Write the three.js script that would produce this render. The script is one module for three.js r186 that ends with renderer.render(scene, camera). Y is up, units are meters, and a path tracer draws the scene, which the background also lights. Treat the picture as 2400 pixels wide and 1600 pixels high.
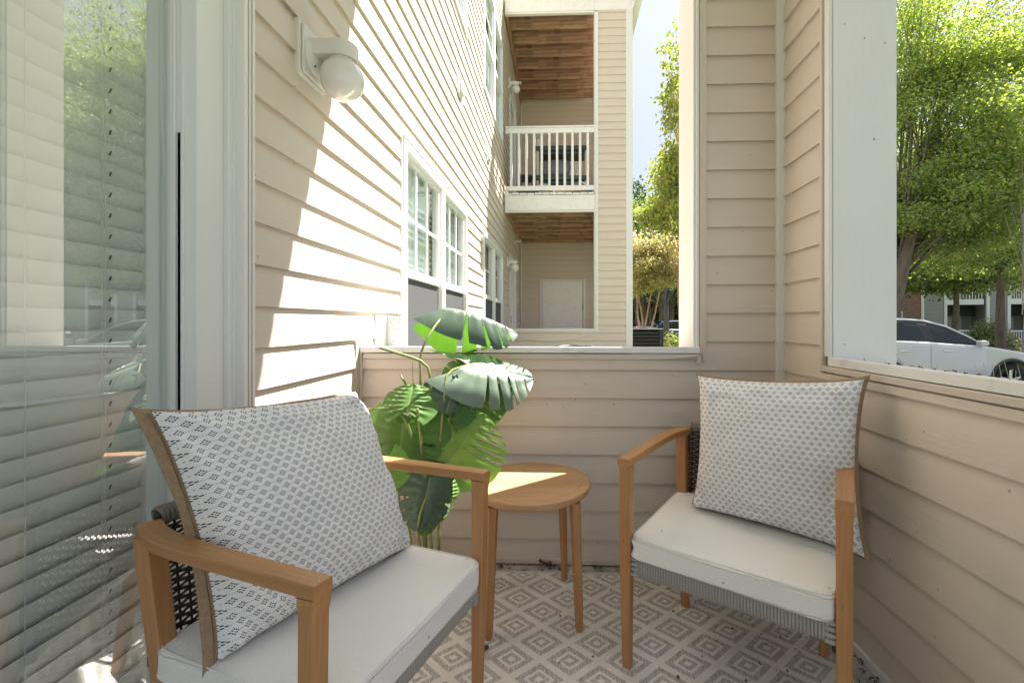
import * as THREE from 'three';
import { RoundedBoxGeometry } from 'three/addons/geometries/RoundedBoxGeometry.js';
import { mergeGeometries, mergeVertices, toCreasedNormals } from 'three/addons/utils/BufferGeometryUtils.js';

// ------------------------------------------------------------------ camera, sky, sun, exposure
const EYE = 1.034, YAW = Math.atan(0.037), F = 1040, CX = 1273, CY = 755;
const scene = new THREE.Scene();
const camera = new THREE.PerspectiveCamera(2 * Math.atan(800 / F) * 180 / Math.PI, 1.5, 0.05, 500);
camera.position.set(0, EYE, 0);
camera.rotation.y = YAW;
camera.setViewOffset(2400, 1600, 1200 - CX, 800 - CY, 2400, 1600);
scene.add(camera);
const SUN = new THREE.Vector3(1, 2.02, -0.815).normalize();
const renderer = new THREE.WebGLRenderer({ antialias: true });
renderer.toneMapping = THREE.LinearToneMapping;
renderer.toneMappingExposure = 5.4;
renderer.shadowMap.enabled = true;
{
  const W = 1024, H = 512, d = new Float32Array(W * H * 4), v = new THREE.Vector3();
  for (let j = 0; j < H; j++) for (let i = 0; i < W; i++) {
    const th = ((j + 0.5) / H - 0.5) * Math.PI, ph = ((i + 0.5) / W - 0.5) * 2 * Math.PI;
    v.set(Math.cos(th) * Math.cos(ph), Math.sin(th), Math.cos(th) * Math.sin(ph));
    const up = Math.max(0, v.y), k = Math.pow(1 - up, 2.2), c = Math.max(0, v.dot(SUN)), g = Math.pow(c, 6) * 0.16 + Math.pow(c, 60) * 0.4;
    const o = (j * W + i) * 4;
    const wash = v.y < 0 ? 0.55 : 1;
    d[o] = (0.116 + 0.044 * k + g) * wash; d[o + 1] = (0.136 + 0.036 * k + g * 0.95) * wash; d[o + 2] = (0.176 + 0.016 * k + g * 0.88) * wash; d[o + 3] = 1;
  }
  const t = new THREE.DataTexture(d, W, H, THREE.RGBAFormat, THREE.FloatType);
  t.mapping = THREE.EquirectangularReflectionMapping; t.magFilter = THREE.LinearFilter; t.needsUpdate = true;
  scene.background = t; scene.environment = t;
}
const sun = new THREE.DirectionalLight(0xffffff, 4.0);
sun.color.setRGB(1, 0.94, 0.87);
sun.position.copy(SUN).multiplyScalar(60); sun.castShadow = true;
Object.assign(sun.shadow.camera, { left: -25, right: 25, top: 25, bottom: -25, near: 1, far: 160 });
sun.shadow.mapSize.set(4096, 4096); sun.shadow.radius = 1;
scene.add(sun, sun.target);

// ------------------------------------------------------------------ helpers
const R = (s) => () => { s |= 0; s = s + 0x6D2B79F5 | 0; let t = Math.imul(s ^ s >>> 15, 1 | s); t = t + Math.imul(t ^ t >>> 7, 61 | t) ^ t; return ((t ^ t >>> 14) >>> 0) / 4294967296; };
const V = (x, y, z) => new THREE.Vector3(x, y, z);
const lerp = (a, b, t) => a + (b - a) * t, clamp = (x, a = 0, b = 1) => Math.min(b, Math.max(a, x)), sstep = (a, b, x) => { const t = clamp((x - a) / (b - a)); return t * t * (3 - 2 * t); };
const ca = Math.cos(YAW), sa = Math.sin(YAW);
const at = (px, py, dep) => { const x = (px - CX) / F * dep, y = (CY - py) / F * dep; return V(x * ca - dep * sa, EYE + y, -x * sa - dep * ca); };   // survey point: bearing and distance from the tripod
const names = {};
function numbered(n) { const k = names[n] = (names[n] ?? -1) + 1; return k ? `${n}_${String(k).padStart(3, '0')}` : n; }
function tag(o, label, category, group, kind) { Object.assign(o.userData, label ? { label } : {}, category ? { category } : {}, group ? { group } : {}, kind ? { kind } : {}); return o; }
function thing(name, label, category, pos = [0, 0, 0], turn = 0, group) {
  const o = new THREE.Group(); o.name = numbered(name); o.position.set(...pos); o.rotation.y = turn; scene.add(o); return tag(o, label, category, group);
}
function part(name, geo, mat, parent, label) {
  const m = new THREE.Mesh(Array.isArray(geo) ? merge(geo) : geo, mat); m.name = parent ? name : numbered(name); m.castShadow = m.receiveShadow = true; (parent ?? scene).add(m); if (label) m.userData.label = label; return m;
}
function single(name, geo, mat, label, category, group) { return tag(part(name, geo, mat), label, category, group); }
function struct(name, geo, mat) { return tag(part(name, geo, mat), null, null, null, 'structure'); }
function node(name, parent, label) { const g = new THREE.Group(); g.name = name; parent.add(g); if (label) g.userData.label = label; return g; }
function copyOf(o, label, name) { const c = o.clone(); c.name = numbered(name ?? o.name.replace(/_\d{3}$/, '')); c.userData = { ...o.userData, label }; scene.add(c); return c; }
function merge(list) { return mergeGeometries(list.map((g) => { g = g.index ? g.toNonIndexed() : g; for (const k of Object.keys(g.attributes)) if (!['position', 'normal', 'uv'].includes(k)) g.deleteAttribute(k); if (!g.attributes.uv) planar(g); return g; }), false); }
function planar(g, s = 1, ou = 0, ov = 0) {   // uv in metres from the plane each face lies nearest to
  const p = g.attributes.position, n = g.attributes.normal, uv = new Float32Array(p.count * 2);
  for (let i = 0; i < p.count; i++) {
    const ax = Math.abs(n.getX(i)), ay = Math.abs(n.getY(i)), az = Math.abs(n.getZ(i));
    let u, w; if (ay >= ax && ay >= az) { u = p.getX(i); w = p.getZ(i); } else if (ax >= az) { u = p.getZ(i); w = p.getY(i); } else { u = p.getX(i); w = p.getY(i); }
    uv[2 * i] = u * s + ou; uv[2 * i + 1] = w * s + ov;
  }
  g.setAttribute('uv', new THREE.BufferAttribute(uv, 2)); return g;
}
function box(x0, x1, y0, y1, z0, z1, r = 0) {
  const w = Math.abs(x1 - x0), h = Math.abs(y1 - y0), d = Math.abs(z1 - z0);
  const g = r ? new RoundedBoxGeometry(w, h, d, 1, Math.min(r, w / 2.1, h / 2.1, d / 2.1)) : new THREE.BoxGeometry(w, h, d);
  g.translate((x0 + x1) / 2, (y0 + y1) / 2, (z0 + z1) / 2); return planar(g, 1, (x0 * 3.7 + z0 * 1.3) % 1, y0 * 2.1 % 1);
}
function swapUV(g) { const a = g.attributes.uv; for (let i = 0; i < a.count; i++) { const u = a.getX(i); a.setXY(i, a.getY(i), u); } return g; }
function tube(pts, r, seg = 24, rad = 8, r1 = r) {
  const c = new THREE.CatmullRomCurve3(pts.map((p) => p.isVector3 ? p : V(...p))), fr = c.computeFrenetFrames(seg), pos = [], idx = [], uv = [];
  const L = c.getLength();
  for (let i = 0; i <= seg; i++) {
    const t = i / seg, p = c.getPointAt(t), rr = lerp(r, r1, t);
    for (let j = 0; j <= rad; j++) { const a = j / rad * 2 * Math.PI, q = p.clone().addScaledVector(fr.normals[i], Math.cos(a) * rr).addScaledVector(fr.binormals[i], Math.sin(a) * rr); pos.push(q.x, q.y, q.z); uv.push(j / rad * 6.28 * rr, t * L); }
  }
  for (let i = 0; i < seg; i++) for (let j = 0; j < rad; j++) { const a = i * (rad + 1) + j, b = a + rad + 1; idx.push(a, a + 1, b, b, a + 1, b + 1); }
  for (const [i0, flip] of [[0, 1], [seg, 0]]) { const c0 = pos.length / 3, p = c.getPointAt(i0 / seg); pos.push(p.x, p.y, p.z); uv.push(0, 0); for (let j = 0; j < rad; j++) { const a = i0 * (rad + 1) + j; flip ? idx.push(c0, a + 1, a) : idx.push(c0, a, a + 1); } }
  const g = new THREE.BufferGeometry(); g.setAttribute('position', new THREE.Float32BufferAttribute(pos, 3)); g.setAttribute('uv', new THREE.Float32BufferAttribute(uv, 2)); g.setIndex(idx); g.computeVertexNormals(); return g;
}
function loft(rings, closedEnds = true, crease = 0.6) {   // rings: arrays of Vector3 of the same length
  const n = rings[0].length, pos = [], idx = [], uv = []; let v = 0;
  rings.forEach((r, i) => { if (i) v += r[0].distanceTo(rings[i - 1][0]); let u = 0; r.forEach((p, j) => { if (j) u += p.distanceTo(r[j - 1]); pos.push(p.x, p.y, p.z); uv.push(u, v); }); });
  for (let i = 0; i < rings.length - 1; i++) for (let j = 0; j < n; j++) { const a = i * n + j, b = i * n + (j + 1) % n; idx.push(a, b, a + n, b, b + n, a + n); }
  if (closedEnds) for (let j = 1; j < n - 1; j++) { idx.push(0, j + 1, j); const o = (rings.length - 1) * n; idx.push(o, o + j, o + j + 1); }
  let g = new THREE.BufferGeometry(); g.setAttribute('position', new THREE.Float32BufferAttribute(pos, 3)); g.setAttribute('uv', new THREE.Float32BufferAttribute(uv, 2)); g.setIndex(idx);
  return toCreasedNormals(g, crease);
}
const rectRing = (c, ax, ay, w, h, b = 0.003) => [[-w + b, -h], [w - b, -h], [w, -h + b], [w, h - b], [w - b, h], [-w + b, h], [-w, h - b], [-w, -h + b]].map(([x, y]) => c.clone().addScaledVector(ax, x).addScaledVector(ay, y));
function grid(nu, nv, f, closeU = false) {   // f(u, v) -> [Vector3, [s, t]]
  const pos = [], uv = [], idx = [];
  for (let j = 0; j <= nv; j++) for (let i = 0; i <= nu; i++) { const [p, t] = f(i / nu, j / nv); pos.push(p.x, p.y, p.z); uv.push(t ? t[0] : i / nu, t ? t[1] : j / nv); }
  for (let j = 0; j < nv; j++) for (let i = 0; i < nu; i++) { const a = j * (nu + 1) + i, b = a + nu + 1; idx.push(a, a + 1, b, a + 1, b + 1, b); }
  const g = new THREE.BufferGeometry(); g.setAttribute('position', new THREE.Float32BufferAttribute(pos, 3)); g.setAttribute('uv', new THREE.Float32BufferAttribute(uv, 2)); g.setIndex(idx); g.computeVertexNormals(); return g;
}
// periodic noise and textures
const hash = (x, y, s) => { let h = Math.imul(x, 374761393) + Math.imul(y, 668265263) + Math.imul(s, 1274126177) | 0; h = Math.imul(h ^ h >>> 13, 1274126177); return ((h ^ h >>> 16) >>> 0) / 4294967296; };
function vn(x, y, per, s) { const xi = Math.floor(x), yi = Math.floor(y), fx = x - xi, fy = y - yi, u = fx * fx * (3 - 2 * fx), w = fy * fy * (3 - 2 * fy), m = (a) => ((a % per) + per) % per; return lerp(lerp(hash(m(xi), m(yi), s), hash(m(xi + 1), m(yi), s), u), lerp(hash(m(xi), m(yi + 1), s), hash(m(xi + 1), m(yi + 1), s), u), w); }
function fbm(u, v, f, oct, s) { let a = 0.5, r = 0, n = 0; for (let i = 0; i < oct; i++) { r += a * vn(u * f, v * f, f, s + i); n += a; f *= 2; a *= 0.5; } return r / n; }
const s8 = (x) => Math.round(255 * clamp(x <= 0.0031308 ? 12.92 * x : 1.055 * Math.pow(x, 1 / 2.4) - 0.055));
function tex(w, h, fn, metres = 1, data = false, metresV = metres) {
  const d = new Uint8Array(w * h * 4);
  for (let j = 0; j < h; j++) for (let i = 0; i < w; i++) { const c = fn((i + 0.5) / w, (j + 0.5) / h), o = (j * w + i) * 4; if (data) { d[o] = d[o + 1] = d[o + 2] = Math.round(255 * clamp(c)); } else { d[o] = s8(c[0]); d[o + 1] = s8(c[1]); d[o + 2] = s8(c[2]); } d[o + 3] = 255; }
  const t = new THREE.DataTexture(d, w, h); t.wrapS = t.wrapT = THREE.RepeatWrapping; t.magFilter = THREE.LinearFilter; if (!data) t.colorSpace = THREE.SRGBColorSpace; t.repeat.set(1 / metres, 1 / metresV); t.needsUpdate = true; return t;
}
const M = (o) => { const m = new THREE.MeshPhysicalMaterial({ roughness: 0.6, side: THREE.DoubleSide }); if (o.rgb) { m.color.setRGB(...o.rgb); } const { rgb, ...rest } = o; m.setValues(rest); return m; };
const mul = (c, k) => c.map((x) => x * k);

// ------------------------------------------------------------------ materials
const speckle = (u, v, f, s, th) => { const x = Math.floor(u * f), y = Math.floor(v * f), h = hash(x, y, s); if (h < th) return 0; const dx = u * f - x - 0.3 - 0.4 * hash(x, y, s + 1), dy = v * f - y - 0.3 - 0.4 * hash(x, y, s + 2); return Math.hypot(dx, dy * (0.6 + hash(x, y, s + 3))) < 0.16 ? 1 : 0; };
const sidTex = tex(1024, 1024, (u, v) => { const g = fbm(u * 1, v, 6, 4, 3), d = fbm(u, v, 40, 3, 9), st = speckle(u, v, 90, 17, 0.995); let k = 0.955 + 0.07 * g + 0.03 * (d - 0.5); const c = mul([0.64, 0.555, 0.475], k); return st ? mul(c, 0.5) : c; }, 1.6);
const sidBump = tex(512, 512, (u, v) => 0.5 + 0.5 * (fbm(u * 1, v * 1, 4, 3, 21) - 0.5) + 0.22 * (vn(u * 8, v * 160, 160, 5) - 0.5), 0.7, true);
const mSiding = M({ map: sidTex, bumpMap: sidBump, bumpScale: 0.0012, roughness: 0.52, clearcoat: 0.0 });
const whTex = tex(1024, 1024, (u, v) => { const g = fbm(u, v, 5, 5, 31), d = sstep(0.60, 0.78, fbm(u, v, 22, 4, 35)) * 0.10, st = speckle(u, v, 70, 37, 0.992); const c = mul([0.80, 0.79, 0.77], 0.95 + 0.07 * g - d); return st ? [0.22, 0.18, 0.15] : c; }, 0.8);
const whBump = tex(256, 512, (u, v) => fbm(u, v * 0.25, 32, 3, 41), 0.4, true);
const mWhite = M({ map: whTex, bumpMap: whBump, bumpScale: 0.0008, roughness: 0.45 });
const mJamb = M({ map: tex(512, 512, (u, v) => { const st = speckle(u, v, 64, 47, 0.997); return st ? [0.3, 0.27, 0.24] : mul([0.735, 0.715, 0.69], 0.95 + 0.1 * fbm(u, v, 4, 5, 49)); }, 1.1), bumpMap: whBump, bumpScale: 0.0005, roughness: 0.5 });
const mVinyl = M({ rgb: [0.74, 0.745, 0.74], roughness: 0.35 });
const mTrim = M({ rgb: [0.61, 0.535, 0.455], roughness: 0.5 });
const mTrimW = M({ rgb: [0.76, 0.74, 0.71], roughness: 0.42, bumpMap: whBump, bumpScale: 0.0004 });
const mDoorTrim = M({ rgb: [0.75, 0.755, 0.735], roughness: 0.42, bumpMap: whBump, bumpScale: 0.0005 });
const mDark = M({ rgb: [0.012, 0.012, 0.013], roughness: 0.6 });
const mGasket = M({ rgb: [0.06, 0.065, 0.065], roughness: 0.5 });
const mGlass = M({ rgb: [0.98, 1, 0.99], transmission: 1, thickness: 0, roughness: 0.0, ior: 2.15, specularIntensity: 1 });
const mPane = M({ rgb: [0.9, 0.95, 0.95], transmission: 1, thickness: 0, roughness: 0.0, ior: 1.45 });
const mScreen = M({ rgb: [0.065, 0.068, 0.075], roughness: 0.8 });
const mBlind = M({ rgb: [0.80, 0.81, 0.77], roughness: 0.45, bumpMap: tex(256, 256, (u, v) => fbm(u * 0.25, v, 32, 3, 44), 0.3, true), bumpScale: 0.0003 });
const mBlindFar = M({ rgb: [0.84, 0.87, 0.88], roughness: 0.5 });
const mCord = M({ rgb: [0.75, 0.75, 0.72], roughness: 0.8 });
const mRoom = M({ rgb: [0.28, 0.27, 0.25], roughness: 0.9 });
const wood = (base, s, ring = 26) => tex(512, 1024, (u, v) => { const w = fbm(u, v * 0.5, 4, 4, s), g = 0.5 + 0.5 * Math.sin((u * ring + w * 7) * 2 * Math.PI / 2), f = vn(u * 256, v * 16, 256, s + 5), k = 0.90 + 0.07 * g + 0.10 * (f - 0.5) + 0.34 * (w - 0.5); const sp = speckle(u, v, 30, s + 9, 0.993); return mul([base[0] * k, base[1] * k * (0.93 + 0.1 * k), base[2] * k * (0.86 + 0.18 * k)], sp ? 0.45 : 1); }, 0.22, false, 0.7);
const woodBump = tex(256, 512, (u, v) => 0.6 * vn(u * 128, v * 8, 128, 3) + 0.4 * fbm(u, v, 8, 3, 8), 0.2, true);
const mTeak = M({ map: wood([0.50, 0.242, 0.092], 51), bumpMap: woodBump, bumpScale: 0.0005, roughness: 0.42 });
const mTeakTop = M({ map: wood([0.56, 0.31, 0.15], 61, 14), bumpMap: woodBump, bumpScale: 0.0003, roughness: 0.42 });
const mSeat = M({ map: tex(512, 512, (u, v) => { const k = 0.965 + 0.05 * fbm(u, v, 6, 4, 71), st = speckle(u, v, 26, 74, 0.985), w = 0.985 + 0.03 * vn(u * 256, v * 256, 256, 3); return mul([0.83, 0.80, 0.755], st ? 0.55 : k * w); }, 0.5), bumpMap: tex(512, 512, (u, v) => 0.35 * (vn(u * 256, v * 256, 256, 6)) + 0.9 * fbm(u, v, 7, 3, 77), 0.4, true), bumpScale: 0.0022, roughness: 0.9, sheen: 0.3, sheenRoughness: 0.6 });
const mPiping = M({ rgb: [0.68, 0.655, 0.625], roughness: 0.9 });
const weave = tex(256, 256, (u, v) => { const a = (Math.sin(u * 2 * Math.PI * 32) + Math.sin(v * 2 * Math.PI * 32)) * 0.25 + 0.5; return 0.7 * a + 0.3 * vn(u * 64, v * 64, 64, 2); }, 0.09, true);
const mBurlap = M({ map: tex(256, 256, (u, v) => { const a = 0.82 + 0.18 * Math.sin(u * 201) * Math.sin(v * 201), n = fbm(u, v, 24, 3, 81); return mul([0.43, 0.30, 0.175], a * (0.8 + 0.4 * n)); }, 0.11), bumpMap: weave, bumpScale: 0.0015, roughness: 0.95 });
const printTile = tex(196, 250, (u, v) => {
  let ink = 0; const W = 19.6, H = 25;
  for (const [cx, cy] of [[0, 0], [1, 0], [0, 1], [1, 1], [0.5, 0.5]]) {
    const x = (u - cx) * W, y = (v - cy) * H, a = (x + y) * 0.7071, b = (x - y) * 0.7071;
    const ia = Math.round(a / 3.1), ib = Math.round(b / 3.1);
    if (Math.abs(ia) <= 1 && Math.abs(ib) <= 1) { const r = ia === 0 && ib === 0 ? 0.75 : 1.12; ink = Math.max(ink, sstep(r + 0.2, r - 0.2, Math.hypot(a - ia * 3.1, b - ib * 3.1))); }
    for (const s of [-1, 1]) for (const q of [7.2, 9.8]) ink = Math.max(ink, 0.9 * sstep(0.72, 0.40, Math.hypot(x - s * q, y)));
  }
  const k = 0.97 + 0.05 * vn(u * 48, v * 48, 48, 4);
  return [lerp(0.80 * k, 0.016, ink), lerp(0.785 * k, 0.014, ink), lerp(0.775 * k, 0.014, ink)];
}, 0.0215, false, 0.0275);
const mPrint = M({ map: printTile, bumpMap: weave, bumpScale: 0.0006, roughness: 0.9, sheen: 0.2 });
const mTag = M({ rgb: [0.8, 0.8, 0.78], roughness: 0.7, transmission: 0.3, thickness: 0 });
const mRope = M({ rgb: [0.40, 0.375, 0.34], roughness: 0.85, bumpMap: weave, bumpScale: 0.0006 });
const mWicker = M({ map: tex(256, 256, (u, v) => mul([0.045, 0.030, 0.022], 0.6 + 0.8 * fbm(u, v, 16, 3, 91)), 0.2), roughness: 0.42 });
const mWickerPale = M({ map: tex(256, 256, (u, v) => mul([0.23, 0.19, 0.155], 0.7 + 0.6 * fbm(u, v * 0.2, 32, 3, 95)), 0.2), roughness: 0.5 });
const rugTex = tex(1024, 860, (u, v) => {
  const U = u * 2, Vv = v * 2, a = Math.abs(((U + 0.5) % 1) - 0.5) * 2, b = Math.abs(((Vv + 0.5) % 1) - 0.5) * 2; let m = a + b; if (m > 1) m = 2 - m;
  const n = (vn(u * 256, v * 90, 256, 3) - 0.5) * 0.05; m += n;
  const grey = m < 0.16 ? 0 : m < 0.36 ? 1 : m < 0.52 ? 0 : m < 0.80 ? 1 : 0;
  const strand = vn(u * 300, v * 14, 300, 7), wv = 0.93 + 0.14 * vn(u * 300, v * 260, 300, 8), wear = fbm(u, v, 4, 4, 11);
  const g = grey ? (strand > 0.42 ? 0.45 : 0.66) : 0.83; const k = wv * (0.9 + 0.2 * wear);
  return [g * 1.02 * k, g * 0.965 * k, g * 0.90 * k];
}, 0.356, false, 0.30);
const mRug = M({ map: rugTex, bumpMap: tex(512, 512, (u, v) => vn(u * 200, v * 200, 200, 12), 0.36, true), bumpScale: 0.0015, roughness: 0.95 });
const mRugEdge = M({ rgb: [0.56, 0.545, 0.52], roughness: 0.9, bumpMap: weave, bumpScale: 0.001 });
const mConcrete = M({ map: tex(1024, 1024, (u, v) => { const a = fbm(u, v, 5, 5, 101), b = sstep(0.52, 0.68, fbm(u, v, 14, 5, 105)), c = sstep(0.60, 0.72, fbm(u, v, 30, 4, 108)); return mul([0.52, 0.49, 0.45], (0.82 + 0.36 * a) * (1 - 0.35 * b) * (1 - 0.45 * c)); }, 1.4), bumpMap: tex(512, 512, (u, v) => fbm(u, v, 40, 4, 111), 0.8, true), bumpScale: 0.003, roughness: 0.95 });
const mJoist = M({ map: tex(512, 1024, (u, v) => { const w = fbm(u, v * 0.25, 4, 5, 121), g = 0.5 + 0.5 * Math.sin((u * 12 + w * 6) * Math.PI), st = sstep(0.55, 0.75, fbm(u * 0.5, v, 8, 4, 125)); let k = 0.75 + 0.35 * g + 0.5 * (w - 0.5); const kx = Math.hypot((u * 4) % 1 - 0.5, ((v * 7) % 1 - 0.5) * 0.9), kn = hash(Math.floor(u * 4), Math.floor(v * 7), 9) > 0.96 && kx < 0.11 ? 0.28 : 1; return mul([0.47, 0.29, 0.18], k * kn * (1 - 0.4 * st)); }, 0.5, false, 1.3), roughness: 0.85 });
const mPipe = M({ rgb: [0.7, 0.69, 0.66], roughness: 0.4 });
const mDeck = M({ map: mJoist.map, color: 0x8a7f78, roughness: 0.9 });
const bark = (c, s) => M({ map: tex(256, 512, (u, v) => { const n = fbm(u, v * 0.3, 16, 5, s); return mul(c, 0.45 + 1.1 * n); }, 0.5, false, 1.6), bumpMap: tex(256, 256, (u, v) => fbm(u, v * 0.3, 16, 4, s + 3), 0.5, true), bumpScale: 0.02, roughness: 0.95 });
const mBark = bark([0.15, 0.115, 0.09], 131), mBarkTan = bark([0.42, 0.27, 0.17], 135), mBarkPale = bark([0.33, 0.29, 0.25], 139);
const leafMat = (rgb, t = 0.42) => M({ rgb, roughness: 0.9, transmission: t, thickness: 0, clearcoat: 0.25, clearcoatRoughness: 0.4 });
const paint = (rgb, o = {}) => M({ rgb, metalness: 0.0, roughness: 0.35, clearcoat: 1, clearcoatRoughness: 0.04, ...o });

// ------------------------------------------------------------------ siding: each course a board of its own
const E_ = 0.12, PROF = [[-0.0015, 0.003], [0.0135, 0.0], [0.0148, 0.003], [0.0138, 0.02], [0.0122, 0.045], [0.0098, 0.07], [0.006, 0.092], [0.0025, 0.108], [0.0012, 0.128]];
const profAt = (y) => { for (let i = 2; i < PROF.length; i++) if (y <= PROF[i][1]) { const [a, b] = [PROF[i - 1], PROF[i]]; return lerp(a[0], b[0], (y - a[1]) / Math.max(1e-6, b[1] - a[1])); } return 0.0012; };
function boardGeo(O, U, N, u0, u1, yb, a, b, seed) {
  const lip = a < 0.001, ys = [Math.max(a, 0.0001), ...PROF.slice(2).map((p) => p[1]).filter((y) => y > a + 0.004 && y < b - 0.004), b];
  const nU = Math.max(1, Math.ceil((u1 - u0) / 0.28)), pos = [], uv = [], idx = [];
  const put = (u, y, off) => { const w = (vn((u + seed * 3.1) * 2.3, seed * 1.7, 997, 5) - 0.5) * 0.0034 * clamp(off / 0.008) ; const d = off + w, p = O.clone().addScaledVector(U, u).addScaledVector(N, d); pos.push(p.x, yb + y, p.z); uv.push(u + seed * 0.37, yb + y); };
  const strip = (rows) => { const o = pos.length / 3; rows.forEach(([y, off]) => { for (let i = 0; i <= nU; i++) put(lerp(u0, u1, i / nU), y, off); }); for (let j = 0; j < rows.length - 1; j++) for (let i = 0; i < nU; i++) { const p = o + j * (nU + 1) + i, q = p + nU + 1; idx.push(p, p + 1, q, p + 1, q + 1, q); } };
  strip(ys.map((y) => [y, y < 0.003 ? 0.0146 : profAt(y)]));
  if (lip) strip([[0.003, -0.0015], [0.0001, 0.0140], [0.0001, 0.0146]]);
  const g = new THREE.BufferGeometry(); g.setAttribute('position', new THREE.Float32BufferAttribute(pos, 3)); g.setAttribute('uv', new THREE.Float32BufferAttribute(uv, 2)); g.setIndex(idx); g.computeVertexNormals(); return g;
}
function siding(parent, O, U, N, u0, u1, y0, y1, holes = [], mat = mSiding, base = 0, seed = 0, maxLen = 99) {
  const k0 = Math.floor((y0 - base) / E_ + 1e-4), k1 = Math.ceil((y1 - base) / E_ - 1e-4);
  for (let k = k0; k < k1; k++) {
    const yb = base + k * E_, lo = Math.max(0, y0 - yb), hi = Math.min(0.126, y1 - yb); if (hi - lo < 0.006) continue;
    const cuts = [u0, u1]; for (const h of holes) if (h[2] < yb + hi && h[3] > yb + lo) { if (h[0] > u0 && h[0] < u1) cuts.push(h[0]); if (h[1] > u0 && h[1] < u1) cuts.push(h[1]); }
    let r = R(k * 77 + seed); if (u1 - u0 > maxLen) for (let u = u0 + maxLen * (0.3 + 0.7 * r()); u < u1; u += maxLen) cuts.push(u);
    cuts.sort((a, b) => a - b);
    for (let i = 0; i < cuts.length - 1; i++) {
      const a = cuts[i], b = cuts[i + 1]; if (b - a < 0.004) continue; const m = (a + b) / 2; let spans = [[lo, hi]];
      for (const h of holes) if (h[0] < m && h[1] > m) { const n = []; for (const [p, q] of spans) { const c = h[2] - yb, d = h[3] - yb; if (d <= p || c >= q) { n.push([p, q]); continue; } if (c > p + 0.005) n.push([p, c]); if (d < q - 0.005) n.push([d, q]); } spans = n; }
      for (const [p, q] of spans) if (q - p > 0.005) part('siding_board', boardGeo(O, U, N, a, b, yb, p, q, k + seed + i * 0.13), mat, parent);
    }
  }
}
function sheet(O, U, N, u0, u1, y0, y1, holes, thick, back) {   // wall core with openings, lying behind the boards
  const s = new THREE.Shape([[u0, y0], [u1, y0], [u1, y1], [u0, y1]].map((p) => new THREE.Vector2(...p)));
  for (const h of holes) s.holes.push(new THREE.Path([[Math.max(h[0], u0 + 0.001), Math.max(h[2], y0 + 0.001)], [Math.max(h[0], u0 + 0.001), Math.min(h[3], y1 - 0.001)], [Math.min(h[1], u1 - 0.001), Math.min(h[3], y1 - 0.001)], [Math.min(h[1], u1 - 0.001), Math.max(h[2], y0 + 0.001)]].map((p) => new THREE.Vector2(...p))));
  const g = new THREE.ExtrudeGeometry(s, { depth: thick, bevelEnabled: false });
  const m = new THREE.Matrix4().makeBasis(U, V(0, 1, 0), N); m.setPosition(O.clone().addScaledVector(N, -back - thick)); g.applyMatrix4(m);
  if (m.determinant() < 0) { const p = g.attributes.position, n = g.attributes.normal; g.computeVertexNormals(); }
  return planar(g);
}
// a box in wall axes: along u, up y, out d
const wbox = (O, U, N, u0, u1, y0, y1, d0, d1, r = 0) => { const p = O.clone().addScaledVector(U, u0).addScaledVector(N, d0), q = O.clone().addScaledVector(U, u1).addScaledVector(N, d1); return box(Math.min(p.x, q.x), Math.max(p.x, q.x), y0, y1, Math.min(p.z, q.z), Math.max(p.z, q.z), r); };

// ------------------------------------------------------------------ the long apartment wall on the left
const XL = -0.876, UL = V(0, 0, -1), NL = V(1, 0, 0), OL = V(XL, 0, 0), Y_ = V(0, 1, 0);
const WIN = [[2.404, 4.09, 0.55, 2.055], [5.0, 6.68, 0.55, 2.07], [2.404, 4.09, 3.66, 5.14], [5.02, 6.66, 3.70, 5.18]];
const DOORS = [[7.67, 8.78, 0, 2.24], [7.67, 8.78, 3.07, 5.31]];
const BIGDOOR = [-0.86, 1.2135, 0, 3.2];
const wallL = thing('apartment_wall', 'long beige lap sided apartment wall along the left with the sun across it', 'wall');
{
  const holes = [...WIN, ...DOORS, BIGDOOR];
  siding(wallL, OL, UL, NL, -1.6, 9.7, 0, 8.4, holes, mSiding, 0, 3, 3.66);
  part('wall_core', sheet(OL, UL, NL, -1.6, 9.7, -0.6, 8.4, [...WIN, ...DOORS, [-0.8, 1.205, 0.02, 3.0]], 0.14, 0.004), mTrim, wallL);
}
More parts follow.
